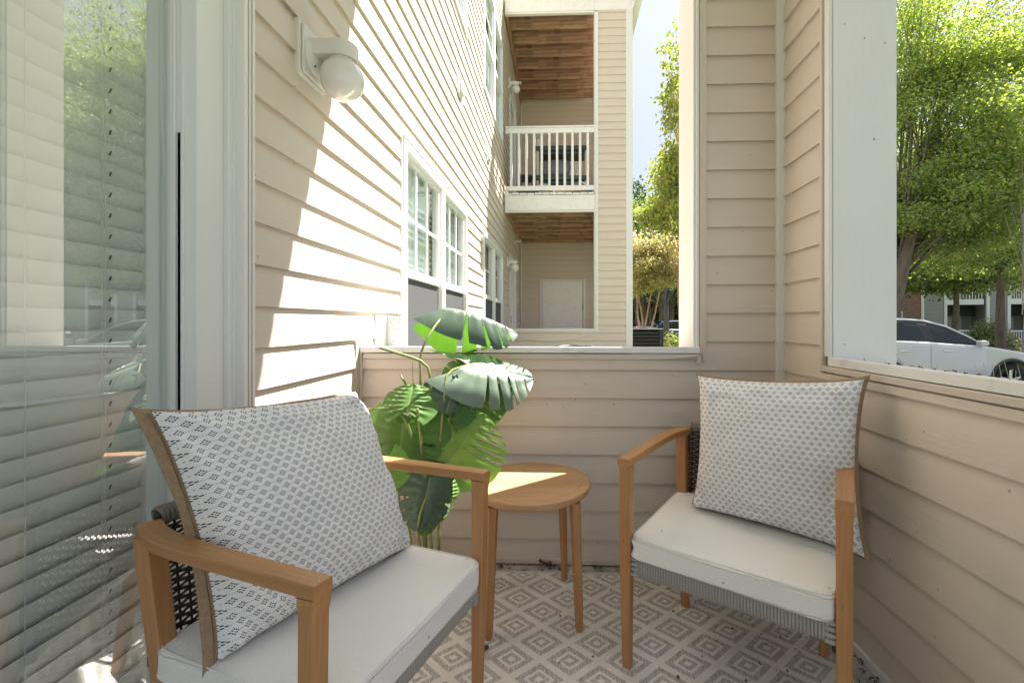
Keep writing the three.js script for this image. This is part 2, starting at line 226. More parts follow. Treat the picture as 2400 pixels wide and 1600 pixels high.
function windowUnit(parent, O, U, N, [u0, u1, y0, y1], o) {
  const w = node('window', parent, o.label), B = (...a) => wbox(O, U, N, ...a), fr = 0.055, um = (u0 + u1) / 2, mid = o.mid ?? (y0 + y1) / 2;
  const fg = [B(u0, u0 + fr, y0, y1, -0.05, 0.026, 0.004), B(u1 - fr, u1, y0, y1, -0.05, 0.026, 0.004), B(u0 + fr, u1 - fr, y1 - fr, y1, -0.05, 0.026, 0.004), B(u0 + fr, u1 - fr, y0, y0 + fr, -0.05, 0.03, 0.004), B(um - 0.045, um + 0.045, y0 + fr, y1 - fr, -0.05, 0.024, 0.004), B(u0 - 0.014, u0, y0 - 0.01, y1 + 0.03, -0.004, 0.017), B(u1, u1 + 0.014, y0 - 0.01, y1 + 0.03, -0.004, 0.017), B(u0, u1, y1 + 0.0, y1 + 0.014, -0.004, 0.03), B(u0, u1, y1 + 0.02, y1 + 0.03, -0.004, 0.014)];
  part('frame', fg, mVinyl, w);
  [[u0 + fr, um - 0.045], [um + 0.045, u1 - fr]].forEach(([a, b], i) => {
    const st = 0.03; let lo = mid - 0.02, hi = y1 - fr;
    // upper sash
    part('sash', [B(a, a + st, lo, hi, -0.03, 0.004), B(b - st, b, lo, hi, -0.03, 0.004), B(a + st, b - st, lo, lo + 0.05, -0.03, 0.012, 0.003), B(a + st, b - st, hi - st, hi, -0.03, 0.004)], mVinyl, w);
    part('pane', B(a + st - 0.003, b - st + 0.003, lo + 0.045, hi - st + 0.003, -0.0165, -0.0160), o.pane ?? mPane, w);
    if (o.grid) { const g = []; for (let k = 1; k < 3; k++) { const u = lerp(a + st, b - st, k / 3); g.push(B(u - 0.009, u + 0.009, lo + 0.05, hi - st, -0.024, -0.009)); } const y = lerp(lo + 0.05, hi - st, 0.48); for (let k = 0; k < 3; k++) g.push(B(lerp(a + st, b - st, k / 3) + (k ? 0.009 : 0), lerp(a + st, b - st, (k + 1) / 3) - (k < 2 ? 0.009 : 0), y - 0.011, y + 0.011, -0.022, -0.010)); part('muntin', g, mVinyl, w); }
    else if (o.bar) part('muntin', B(a + st, b - st, lerp(lo, hi, 0.5) - 0.009, lerp(lo, hi, 0.5) + 0.009, -0.024, -0.010), mVinyl, w);
    // lower sash
    lo = y0 + fr; hi = mid - 0.022;
    part('sash', [B(a, a + st, lo, hi, -0.045, -0.012), B(b - st, b, lo, hi, -0.045, -0.012), B(a + st, b - st, lo, lo + 0.04, -0.045, -0.012), B(a + st, b - st, hi - 0.035, hi, -0.045, -0.012)], mVinyl, w);
    if (o.screen) part('insect_screen', B(a + 0.006, b - 0.006, lo, hi, -0.0085, -0.006), mScreen, w); else part('pane', B(a + st - 0.003, b - st + 0.003, lo + 0.037, hi - 0.032, -0.0305, -0.0300), o.pane ?? mPane, w);
    // blinds
    if (o.blinds === 'slats') { const n = Math.round((y1 - fr - mid) / 0.044); for (let k = 0; k < n; k++) { const y = y1 - fr - 0.03 - k * 0.044, g = grid(1, 3, (s, t) => { const q = (t - 0.5) * 0.05; return [O.clone().addScaledVector(U, lerp(a + 0.004, b - 0.012, s)).addScaledVector(N, -0.062 + q * 0.34 - 0.003 * (1 - 4 * (t - 0.5) ** 2)).add(V(0, y + q * 0.95, 0))]; }); part('blind_slat', g, mBlindFar, w); } part('blind_cord', [0.22, 0.75].map((t) => B(lerp(a, b, t) - 0.0015, lerp(a, b, t) + 0.0015, mid, y1 - fr, -0.0385, -0.037)), mCord, w); }
    if (o.blinds === 'vertical') { for (let k = 0; k < 5; k++) { const u = lerp(a, b, (k + 0.5) / 5); part('blind_slat', B(u - 0.035, u + 0.035, y0 + 0.1, y1 - fr, -0.11, -0.107), mRoomPale, w); } }
  });
  part('room_back', B(u0 - 0.1, u1 + 0.1, y0 - 0.1, y1 + 0.1, -0.62, -0.6), mRoom, w);
  return w;
}
const mRoomPale = M({ rgb: [0.6, 0.59, 0.57], roughness: 0.8 });
windowUnit(wallL, OL, UL, NL, WIN[0], { grid: true, screen: true, blinds: 'slats', mid: 1.31, label: 'white twin window with grids, raised blinds and grey screens below' });
windowUnit(wallL, OL, UL, NL, WIN[1], { bar: true, screen: true, blinds: 'vertical', mid: 1.33 });
windowUnit(wallL, OL, UL, NL, WIN[2], { bar: true, blinds: 'vertical' });
windowUnit(wallL, OL, UL, NL, WIN[3], { bar: true, blinds: 'vertical' });
for (const [i, [u0, u1, y0, y1]] of DOORS.entries()) {
  const d = node('door', wallL, 'white panelled balcony door'), B = (...a) => wbox(OL, UL, NL, ...a);
  part('door_frame', [B(u0, u0 + 0.09, y0, y1, -0.03, 0.022, 0.003), B(u1 - 0.09, u1, y0, y1, -0.03, 0.022, 0.003), B(u0 + 0.09, u1 - 0.09, y1 - 0.1, y1, -0.03, 0.022, 0.003)], mVinyl, d);
  part('door_leaf', [B(u0 + 0.09, u1 - 0.09, y0 + 0.02, y1 - 0.1, -0.05, -0.015)], mWhite, d);
  const pan = []; for (const [a, b, c, e] of [[0.2, 0.45, 0.2, 0.85], [0.55, 0.8, 0.2, 0.85], [0.2, 0.45, 0.95, 1.75], [0.55, 0.8, 0.95, 1.75]]) pan.push(B(lerp(u0, u1, a), lerp(u0, u1, b), y0 + c, y0 + e, -0.02, -0.007, 0.006));
  part('door_panel', pan, mWhite, d);
  if (i) part('pane', B(u0 + 0.25, u1 - 0.25, y0 + 0.9, y1 - 0.25, -0.009, -0.0045), mPane, d);
  part('handle', [B(u0 + 0.16, u0 + 0.2, y0 + 1.0, y0 + 1.14, -0.015, 0.02, 0.008)], mGasket, d);
}
// body of the building behind that wall: floors, far wall and roof, so that its rooms are closed
struct('building_body', [box(-7.2, -7.0, -0.6, 8.6, -9.9, 1.8), box(-7.0, XL - 0.15, -0.6, -0.02, -9.9, 1.8), box(-7.0, XL - 0.15, 2.75, 3.0, -9.9, 1.8), box(-7.0, XL - 0.15, 5.8, 6.05, -9.9, 1.8), box(-7.2, -0.4, 8.4, 8.6, -10.1, 1.8), box(-7.0, XL - 0.15, -0.02, 8.4, 1.6, 1.8), box(-7.0, XL - 0.15, -0.02, 8.4, -9.9, -9.72), box(-4.2, -4.1, -0.02, 2.75, -9.7, 1.6)], mRoom);

// ------------------------------------------------------------------ glass patio door beside the chair
const zX = (px, X) => { const d = at(px, CY, 1); return d.z * X / d.x; };
{
  const t = thing('patio_door', 'large glass patio door with pale grey painted frame on the left', 'glass door');
  const GX = -0.955, ZJ = -1.056, xAt = (px) => { const a = at(px, CY, 1); return a.x * ZJ / a.z; };
  const strip = (name, p0, p1, X, r, m, y1 = 3.0) => part(name, box(XL - 0.16, X, 0, y1, Math.min(zX(p1, X), ZJ - 0.003), Math.min(zX(p0, X), ZJ), r), m, t);
  const rev = (name, p0, p1, dz, r, m) => part(name, box(xAt(p0), xAt(p1), 0, 3.0, ZJ - 0.03, ZJ + dz, r), m, t);
  rev('gasket', 371, 384, -0.004, 0, mGasket); rev('frame', 384.5, 409, 0.004, 0.003, mDoorTrim); rev('bead', 409.5, 415, 0.009, 0.003, mDoorTrim); rev('bead', 415.5, 424, 0.0, 0, mDoorTrim); rev('bead', 424.5, 433, 0.005, 0.003, mDoorTrim);
  strip('casing', 433.5, 524, -0.8905, 0.003, mDoorTrim);
  strip('bead', 525, 534, -0.889, 0, mDoorTrim); strip('bead', 534.5, 547, -0.878, 0.005, mDoorTrim); strip('bead', 547.5, 571, -0.873, 0.002, mDoorTrim);
  const e = [-0.852, -0.856, -0.852, -0.857, -0.853], q = [571.5, 581, 584, 588, 592, 598]; e.forEach((X, i) => strip('channel', q[i], q[i + 1] - 0.2, X, 0.0015, mTrimW));
  part('pane', box(GX - 0.0005, GX, 0.05, 2.9, ZJ + 0.002, 0.8), mGlass, t);
  part('sill_rail', box(XL - 0.1, -0.87, 0.0, 0.05, ZJ + 0.002, 0.8, 0.004), mDoorTrim, t);
  part('frame', [box(XL - 0.1, -0.86, 0, 3.0, 0.802, 0.86, 0.004), box(XL - 0.1, -0.86, 2.9, 3.0, ZJ, 0.8, 0.004)], mDoorTrim, t);
  part('door_room_wall', [box(-2.4, -2.38, 0, 2.7, -1.3, 1.0), box(-2.38, XL - 0.16, -0.015, 0.0, -1.3, 1.0), box(-2.38, XL - 0.16, 2.7, 2.72, -1.3, 1.0), box(-2.38, XL - 0.16, 0, 2.7, -1.17, -1.15), box(-2.38, XL - 0.16, 0, 2.7, 1.0, 1.02)], mRoomPale, t);
  const b = thing('window_blind', 'wide white slatted blind hanging closed behind the patio door glass', 'blind', [-1.03, 0, 0]);
  const n = 58; for (let k = 0; k < n; k++) {
    const y = 0.085 + k * 0.0475, r = R(k + 5), jig = (r() - 0.5) * 0.0025, tl = 1.33 + (r() - 0.5) * 0.04, z0 = -1.22, z1 = 0.78;
    part('slat', grid(6, 4, (s, w) => { const q = (w - 0.5) * 0.0545, c = 0.0028 * (1 - 4 * (w - 0.5) ** 2); const sag = 0.0012 * Math.sin(s * 9 + k); return [V(q * Math.cos(tl) + c * Math.sin(tl), y + jig + sag + q * Math.sin(tl) - c * Math.cos(tl), lerp(z0, z1, s)), [lerp(z0, z1, s), q]]; }), mBlind, b);
  }
  const lad = []; for (const px of [62, 242, 250]) { const z = zX(px, -1.01); lad.push(tube([[0.0165, 0.05, z], [0.016, 1.4, z], [0.0165, 2.85, z]], 0.0011, 8, 5)); }
  part('cord', lad, mCord, b);
  const sl = []; const zs = zX(262, -1.02); for (let k = 0; k < n; k++) { const g = new THREE.BoxGeometry(0.0015, 0.011, 0.0022); g.rotateZ(-0.42); g.translate(0.0058, 0.085 + k * 0.0475 + 0.004, zs); sl.push(g); } tag(part('cord_slot', sl, mDark, b), null, null, null, 'stuff');
  part('head_rail', box(-0.03, 0.03, 2.85, 2.9, -1.22, 0.78, 0.004), mBlind, b);
}

// ------------------------------------------------------------------ end wall with its opening, right wall with its opening
const ZE = -1.9, XR = 0.939, OE = V(0, 0, ZE), UE = V(1, 0, 0), NE = V(0, 0, 1), OR = V(XR, 0, 0), UR = V(0, 0, 1), NR = V(-1, 0, 0), HEAD = 3.02;
const wallE = thing('patio_end_wall', 'low beige lap sided patio wall behind the plant and round table', 'wall');
{
  const hole = [XL - 1, 0.614, 0.868, HEAD];
  siding(wallE, OE, UE, NE, -0.852, 0.904, 0.03, HEAD, [hole], mSiding, -0.007, 40);
  part('wall_core', [box(XL, 0.566, -0.02, 0.88, -2.11, ZE - 0.004), box(0.575, XR + 0.02, -0.02, HEAD, -2.11, ZE - 0.004)], mTrim, wallE);
  part('header', box(XL, 1.149, HEAD, HEAD + 0.3, -2.12, ZE + 0.004), mWhite, wallE);
  part('sill', loft([XL + 0.02, 0.586].map((x) => [[0.905, ZE + 0.026], [0.928, ZE + 0.026], [0.931, ZE + 0.023], [0.906, -2.14], [0.882, -2.14]].map(([y, z]) => V(x, y, z))), true, 0.3), mWhite, wallE);
  part('sill_trim', [box(XL + 0.028, 0.586, 0.876, 0.9005, ZE, ZE + 0.0195, 0.003), box(XL + 0.028, 0.61, 0.868, 0.875, ZE, ZE + 0.016)], mTrim, wallE);
  part('jamb', [box(0.566, 0.5745, 0.90, HEAD, -2.125, ZE + 0.002), box(0.575, 0.588, 0.90, HEAD, ZE - 0.002, ZE + 0.012, 0.002)], mJamb, wallE);
  part('jamb_trim', [box(0.5895, 0.597, 0.90, HEAD, ZE, ZE + 0.018), box(0.5975, 0.616, 0.868, HEAD, ZE, ZE + 0.0215, 0.003)], mTrim, wallE);
  part('starter_strip', [box(-0.852, 0.92, 0.008, 0.03, ZE, ZE + 0.019, 0.002)], mTrim, wallE);
  part('corner_post', [box(0.903, XR, 0.0, HEAD, ZE, ZE + 0.03, 0.003)], mTrimW, wallE);
  part('corner_post', [box(XL, XL + 0.026, 0.0, 0.93, ZE, ZE + 0.024, 0.003), box(XL, XL + 0.016, 0.0, 0.95, ZE + 0.024, ZE + 0.052, 0.002)], mTrim, wallE);
  // the bent metal flap under the end of the sill
  part('bent_flashing', grid(24, 2, (s, t) => { const x = lerp(0.30, 0.585, s), c = Math.pow(s, 2.2); return [V(x, lerp(0.9015, lerp(0.8765, 0.897, c), t), ZE + 0.0198 + 0.024 * c * t)]; }), mTrim, wallE, 'tan trim flap curling away under the sill end');
  part('bent_flashing', grid(4, 2, (s, t) => { const x = lerp(0.572, 0.596, s); return [V(x, lerp(0.893, 0.862, t) + 0.006 * s, ZE + 0.022 + 0.016 * (1 - Math.abs(2 * s - 1)))]; }), mTrim, wallE);
}
const wallR = thing('patio_side_wall', 'beige lap sided patio wall on the right with a wide opening and white jamb', 'wall');
{
  const hole = [-1.603, 0.62, 0.835 + 0.022, 2.95];
  siding(wallR, OR, UR, NR, -1.872, 0.72, 0.03, HEAD, [hole], mSiding, -0.007, 90);
  part('wall_core', [box(XR + 0.004, 1.14, -0.02, 0.858, -1.56, 0.72), box(XR + 0.004, 1.149, -0.02, HEAD, -2.11, -1.567), box(XR + 0.004, 1.14, -0.02, HEAD, 0.62, 0.72)], mTrim, wallR);
  part('header', box(XR + 0.002, 1.149, 2.95, HEAD + 0.3, -1.898, 0.72), mWhite, wallR);
  part('sill', loft([-1.5655, 0.615].map((z) => [[0.885, XR - 0.014], [0.9115, XR - 0.014], [0.9145, XR - 0.011], [0.887, 1.165], [0.86, 1.165]].map(([y, x]) => V(x, y, z))), true, 0.3), mWhite, wallR);
  part('sill_trim', [box(XR - 0.0195, XR, 0.8605, 0.882, -1.60, 0.62, 0.004)], mTrim, wallR);
  part('jamb', [box(XR + 0.001, 1.1515, 0.885, 2.95, -1.5667, -1.5595), box(XR - 0.012, XR + 0.0008, 0.913, 2.95, -1.590, -1.562, 0.002)], mJamb, wallR);
  part('jamb_trim', [box(XR - 0.0205, XR, 0.86, 2.95, -1.6045, -1.5910, 0.003)], mTrim, wallR);
  part('base_strip', [box(XR - 0.022, XR + 0.002, 0.0, 0.032, -1.86, 0.72, 0.004)], mTrimW, wallR);
}
struct('patio_ceiling', [...Array(11).keys()].map((i) => box(XL + 0.01 + i * 0.182, XL + 0.188 + i * 0.182, HEAD + 0.02, HEAD + 0.05, -1.89, 0.62, 0.003)), mWhite);
struct('balcony_deck_above', box(XL + 0.002, 1.149, HEAD + 0.31, HEAD + 0.5, -2.12, 0.62), mWhite);

// ------------------------------------------------------------------ floor, rug, ground
struct('walkway', box(XL - 0.05, 6.5, -0.2, -0.03, 1.9, 5.2), mConcrete);
struct('patio_floor', box(XL - 0.05, 1.2, -0.16, 0.0, -2.2, 1.5), mConcrete);
{
  const t = thing('rug', 'pale outdoor rug with concentric grey diamonds under the chairs and table', 'rug');
  const x0 = -0.8, x1 = 0.845, z0 = -1.822, z1 = 0.4;
  part('pile', grid(60, 70, (s, w) => { const x = lerp(x0, x1, s), z = lerp(z0, z1, w); return [V(x, 0.0065 + 0.0016 * vn(x * 4 + 9, z * 4 + 9, 999, 4), z), [x - 0.03, z]]; }), mRug, t);
  const e = []; const rr = (a, b) => tube([a, [(a[0] + b[0]) / 2, a[1] + 0.0004, (a[2] + b[2]) / 2], b], 0.0058, 30, 8); e.push(rr([x0, 0.0055, z0], [x1, 0.0055, z0]), rr([x1, 0.0055, z0], [x1, 0.0055, z1])); part('binding', e, mRugEdge, t);
}
const groundH = (x, z) => -0.10 - 0.46 * sstep(2.4, 5.2, x) + 0.02 * Math.sin(x * 1.7) * Math.sin(z * 1.3);
const mGrass = M({ map: tex(1024, 1024, (u, v) => { const a = fbm(u, v, 8, 5, 151), b = vn(u * 400, v * 400, 400, 3), c = fbm(u, v, 60, 3, 155); const dry = sstep(0.5, 0.7, a); return [lerp(0.075, 0.16, dry) * (0.5 + b), lerp(0.125, 0.15, dry) * (0.5 + b), 0.03 * (0.5 + c)]; }, 4), roughness: 0.95 });
{
  const g = grid(120, 120, (s, t) => { const a = (s - 0.5) * 2, b = (t - 0.5) * 2, x = 5 + 120 * Math.sign(a) * Math.pow(Math.abs(a), 2.2), z = -10 + 150 * Math.sign(b) * Math.pow(Math.abs(b), 2.2); const under = x < 1.35 && x > -7.3 && z > -10.2 && z < 1.9 ? 0.3 : 0; return [V(x, groundH(x, z) - under, z), [x, z]]; });
  struct('ground', g, mGrass);
  const mAsphalt = M({ map: tex(512, 512, (u, v) => mul([0.075, 0.075, 0.078], 0.7 + 0.6 * fbm(u, v, 60, 3, 161)), 2), roughness: 0.9 });
  struct('parking_lot', grid(40, 40, (s, t) => { const x = lerp(4.6, 46, s), z = lerp(-6.4, -24, t); return [V(x, groundH(x, z) + 0.02 + 0.04, z), [x, z]]; }), mAsphalt);
  struct('kerb', [box(4.45, 46, -0.62, -0.40, -6.4, -6.22, 0.02), box(4.42, 4.6, -0.62, -0.36, -24, -6.41, 0.02)], mConcrete);
}

// ------------------------------------------------------------------ the neighbour's patio and balcony
const ZN = -6.85, ZB = -9.7, ON = V(0, 0, ZN), OB = V(0, 0, ZB);
const tower = thing('balcony_block', 'beige two storey patio and balcony block at the far end of the wall', 'building');
{
  const T = tower, X0 = -0.86, XO = 0.535, XC = 1.115, yF = [2.735, 5.80];
  const sideHole = (y) => [-9.3, -7.35, y + 0.93, y + 2.62];
  siding(T, ON, UE, NE, X0, 1.018, 0.0, 5.82, [[X0 - 1, 0.594, 0.884, 9]], mSiding, 0.03, 200);
  part('wall_core', [box(X0, 0.594, -0.4, 0.88, -7.05, ZN - 0.003), box(0.60, XC - 0.01, -0.4, 6.4, -7.05, ZN - 0.003), box(XL, XC, -0.4, 6.4, -9.9, ZB - 0.003)], mTrim, T);
  part('wall_core', sheet(V(XC, 0, 0), UL, NL, 7.05, 9.7, -0.4, 6.4, [[7.35, 9.3, 0.93, 2.62], [7.35, 9.3, 4.0, 5.7]], 0.2, 0.004), mTrim, T);
  siding(T, OB, UE, NE, -0.83, 0.91, 0.0, 5.9, [[-0.41, 0.545, -0.1, 1.965], [-0.9, 0.95, 2.85, 3.07]], mSiding, 0.02, 260);
  part('corner_board', [box(1.0185, XC + 0.004, -0.4, 5.82, ZN - 0.02, ZN + 0.022, 0.003), box(XC - 0.012, XC + 0.006, -0.4, 5.82, ZN - 0.14, ZN - 0.021, 0.003)], mVinyl, T);
  part('opening_trim', [box(XO, 0.556, 0.93, 5.80, -7.06, ZN + 0.012), box(0.5575, 0.594, 0.88, 5.80, ZN - 0.002, ZN + 0.024, 0.003)], mVinyl, T);
  part('corner_board', [box(-0.852, -0.822, 0, 2.8, ZB, ZB + 0.03), box(-0.852, -0.822, 3.08, 5.75, ZB, ZB + 0.03)], mVinyl, T);
  part('sill', [box(X0 + 0.01, 0.556, 0.906, 0.936, -7.06, ZN + 0.02, 0.003), box(X0 + 0.01, 0.59, 0.884, 0.902, ZN, ZN + 0.022, 0.003)], mTrimW, T);
  for (const [i, y] of yF.entries()) {
    part('fascia_board', [box(X0 + 0.01, 0.534, y + 0.028, y + 0.262, ZN - 0.03, ZN + 0.012, 0.003)], mWhite, T);
    part('fascia_board', [box(X0 + 0.01, 0.534, y, y + 0.026, ZN - 0.05, ZN + 0.004)], mTrimW, T);
    const ends = []; for (let k = 0; k < 7; k++) { const z = -7.25 - k * 0.375; part('joist', swapUV(box(X0 + 0.05, 0.90, y + 0.03, y + 0.262, z - 0.02, z + 0.02, 0.002)), mJoist, T); }
    part('joist', box(X0 + 0.012, X0 + 0.048, y + 0.03, y + 0.262, ZB + 0.04, ZN - 0.04), mJoist, T);
    for (let k = 0; k < 12; k++) { const x = X0 + 0.012 + k * 0.1165, dy = (hash(k, i, 3) - 0.5) * 0.006; part('deck_board', box(x, Math.min(x + 0.109, 0.90), y + 0.2645 + dy, y + 0.292 + dy, ZB + 0.03, ZN + 0.014 + hash(k, i, 5) * 0.01, 0.002), mDeck, T); part('board_end', box(x, Math.min(x + 0.108, XO - 0.002), y + 0.264 + dy, y + 0.2925 + dy, ZN + 0.0145 + hash(k, i, 5) * 0.01, ZN + 0.018 + hash(k, i, 5) * 0.01), mWhite, T); }
    if (!i) for (let k = 0; k < 3; k++) { const x = 0.56 + k * 0.1165; part('deck_board', box(x, x + 0.109, y + 0.264, y + 0.29, ZB + 0.03, -7.08), mJoist, T); }
  }
  part('fascia_board', [box(0.5365, XC + 0.004, 5.822, 6.09, ZN - 0.03, ZN + 0.016, 0.003), box(XC + 0.005, 1.236, 5.83, 5.86, ZB - 0.2, -6.52, 0.003), box(1.215, 1.238, 5.861, 6.2, ZB - 0.2, -6.52)], mWhite, T);
  // railing
  const r = node('railing', T, 'white balcony railing with square balusters');
  part('top_rail', [box(X0 + 0.02, 0.534, 3.955, 4.035, ZN - 0.035, ZN + 0.008, 0.004), box(X0 + 0.02, 0.534, 4.037, 4.062, ZN - 0.07, ZN + 0.02, 0.004)], mWhite, r);
  part('bottom_rail', box(X0 + 0.02, 0.534, 3.068, 3.142, ZN - 0.035, ZN + 0.006, 0.004), mWhite, r);
  for (let k = 0; k < 11; k++) { const x = -0.768 + k * 0.1185; part('baluster', box(x, x + 0.038, 3.1425, 3.954, ZN - 0.032, ZN + 0.004, 0.003), mWhite, r); }
  part('block', box(-0.10, -0.07, 3.03, 3.067, ZN - 0.03, ZN + 0.002), mWhite, r);
  // storage door on the back wall
  const d = node('storage_door', T, 'plain white storage door on the back wall of the lower patio');
  part('door_frame', [box(-0.424, -0.382, 0, 1.968, ZB, ZB + 0.032, 0.003), box(0.518, 0.562, 0, 1.968, ZB, ZB + 0.032, 0.003), box(-0.381, 0.517, 1.93, 1.968, ZB, ZB + 0.032, 0.003)], mVinyl, d);
  part('door_leaf', box(-0.372, 0.498, 0.01, 1.922, ZB - 0.002, ZB + 0.018, 0.002), mWhite, d);
  part('hinge', [box(0.499, 0.508, 1.3, 1.42, ZB + 0.002, ZB + 0.024, 0.002), box(0.499, 0.508, 0.35, 0.47, ZB + 0.002, ZB + 0.024, 0.002)], mDark, d);
  part('inner_floor', box(X0, 1.1, -0.3, 0.0, ZB, ZN - 0.01), mConcrete, T);
  part('deck_ledger', box(X0 + 0.05, 0.90, yF[0] + 0.03, yF[0] + 0.262, ZB + 0.001, ZB + 0.035), mJoist, T);
}
single('hanging_cable', tube([[-0.82, 0.872, ZN + 0.02], [-0.6, 0.80, ZN + 0.026], [-0.25, 0.752, ZN + 0.026], [0.1, 0.762, ZN + 0.026], [0.4, 0.83, ZN + 0.026], [0.52, 0.878, ZN + 0.02]], 0.005, 40, 6), mCord, 'thin pale cable sagging under the far patio sill', 'cable');
// things kept on the balcony
{
  const mGreenP = M({ rgb: [0.035, 0.06, 0.058], roughness: 0.5 }), mBeigeP = M({ rgb: [0.50, 0.43, 0.36], roughness: 0.6 }), mBlueP = M({ rgb: [0.05, 0.075, 0.14], roughness: 0.5 }), mGreyC = M({ map: tex(128, 128, (u, v) => mul([0.16, 0.165, 0.18], 0.6 + 0.8 * fbm(u, v, 5, 3, 171)), 0.5), roughness: 0.9 });
  const s = thing('plastic_shelf', 'dark green plastic shelf unit with beige posts on the balcony', 'shelf unit', [0.02, 3.03, -7.5]);
  for (const y of [0.34, 0.83]) { part('shelf', [box(-0.42, 0.46, y, y + 0.075, -0.22, 0.22, 0.012), box(-0.38, 0.42, y - 0.05, y - 0.001, -0.18, 0.18, 0.01)], mGreenP, s); }
  for (const x of [-0.38, 0.42]) for (const z of [-0.17, 0.17]) part('post', box(x - 0.025, x + 0.025, 0, 1.02, z - 0.022, z + 0.022, 0.008), mBeigeP, s);
  const tb = thing('side_bench', 'small black metal table on the left of the balcony', 'table', [-0.50, 3.03, -7.45], 0.2);
  part('top', box(-0.19, 0.22, 0.40, 0.43, -0.18, 0.18, 0.006), mGasket, tb); part('lower_shelf', box(-0.17, 0.2, 0.2, 0.215, -0.16, 0.16, 0.004), mGasket, tb); for (const x of [-0.17, 0.2]) for (const z of [-0.16, 0.16]) part('leg', box(x - 0.012, x + 0.012, 0, 0.4, z - 0.012, z + 0.012), mGasket, tb);
  const cl = thing('cooler', 'dark blue cooler with white lid under the black balcony table', 'cooler', [-0.46, 3.03, -7.28]);
  part('body', box(-0.2, 0.2, 0, 0.17, -0.11, 0.11, 0.02), mBlueP, cl); part('lid', box(-0.205, 0.205, 0.171, 0.205, -0.115, 0.115, 0.012), mVinyl, cl);
  const lathe = (pts, n = 28) => new THREE.LatheGeometry(pts.map(([x, y]) => new THREE.Vector2(x, y)), n);
  const pl = single('plastic_tub', lathe([[0, 0.005], [0.085, 0], [0.092, 0.03], [0.105, 0.21], [0.11, 0.215], [0.11, 0.225], [0.1, 0.222], [0.088, 0.03], [0, 0.02]]), M({ rgb: [0.36, 0.55, 0.65], roughness: 0.4 }), 'pale blue plastic tub between the black table and the shelf', 'tub'); pl.position.set(-0.25, 3.03, -7.22);
  const pot = single('beige_pot', lathe([[0, 0.0], [0.1, 0], [0.125, 0.15], [0.135, 0.155], [0.135, 0.185], [0.12, 0.185], [0.1, 0.04], [0, 0.03]]), mBeigeP, 'round beige pot standing below the balcony shelf', 'pot'); pot.position.set(0.0, 3.03, -7.24);
  const mFur = M({ map: tex(128, 128, (u, v) => fbm(u, v, 12, 3, 175) > 0.5 ? [0.45, 0.36, 0.27] : [0.08, 0.05, 0.04], 0.12), roughness: 1 });
  const st = thing('toy_figure', 'small brown and cream ornament behind the balcony balusters', 'ornament', [0.185, 3.03, -7.18]);
  part('body', new THREE.SphereGeometry(0.055, 16, 12).scale(1, 1.25, 0.9).translate(0, 0.068, 0), mFur, st); part('head', mergeGeometries([new THREE.SphereGeometry(0.042, 16, 12).translate(0, 0.155, 0.01), new THREE.ConeGeometry(0.016, 0.035, 8).translate(-0.025, 0.2, 0), new THREE.ConeGeometry(0.016, 0.035, 8).translate(0.025, 0.2, 0)]), mFur, st);
  const sack = (x, y, w, h, d, seed) => { const g = new THREE.SphereGeometry(1, 28, 20), p = g.attributes.position; for (let i = 0; i < p.count; i++) { const v = V(p.getX(i), p.getY(i), p.getZ(i)), k = 1 + 0.22 * (fbm(v.x * 0.5 + 0.5, v.y * 0.5 + 0.5 + v.z * 0.3, 6, 3, seed) - 0.5); const q = (a) => Math.sign(a) * Math.pow(Math.abs(a), 0.55); p.setXYZ(i, x + q(v.x) * w * k, y + q(v.y) * h * k, q(v.z) * d * k); } g.computeVertexNormals(); return g; };
  const b1 = single('grey_bag', sack(0, 0.155, 0.24, 0.155, 0.14, 3), mGreyC, 'grey fabric bag heaped on the middle shelf of the balcony rack', 'bag'); b1.position.set(-0.06, 3.445, -7.5);
  const b2 = single('grey_bag', sack(0, 0.14, 0.12, 0.14, 0.1, 9), mGreyC, 'grey bag on the deck beside the ornament under the shelf', 'bag'); b2.position.set(0.32, 3.03, -7.25);
  const b3 = single('white_rack', [0, 1, 2, 3, 4].map((k) => tube([[k * 0.032, 0, 0], [k * 0.032 - 0.02, 0.13, 0.01], [k * 0.032 - 0.03, 0.27, 0]], 0.006, 8, 6)), mVinyl, 'white wire rack leaning at the right of the middle shelf', 'rack'); b3.position.set(0.22, 3.445, -7.42);
  const b4 = single('folded_board', box(-0.03, 0.03, 0, 0.62, -0.18, 0.18, 0.01), M({ rgb: [0.22, 0.24, 0.27], roughness: 0.6 }), 'grey folded panel leaning against the left side of the shelf', 'panel'); b4.position.set(-0.47, 3.03, -7.62); b4.rotation.z = -0.08;
  const b5 = thing('blue_bottle', 'blue jug with yellow cap at the right end of the balcony', 'jug', [0.48, 3.03, -7.2]); part('body', box(-0.045, 0.045, 0, 0.17, -0.05, 0.05, 0.02), M({ rgb: [0.03, 0.16, 0.42], roughness: 0.35 }), b5); part('cap', new THREE.CylinderGeometry(0.02, 0.02, 0.04, 14).translate(0, 0.19, 0), M({ rgb: [0.7, 0.55, 0.1] }), b5);
}

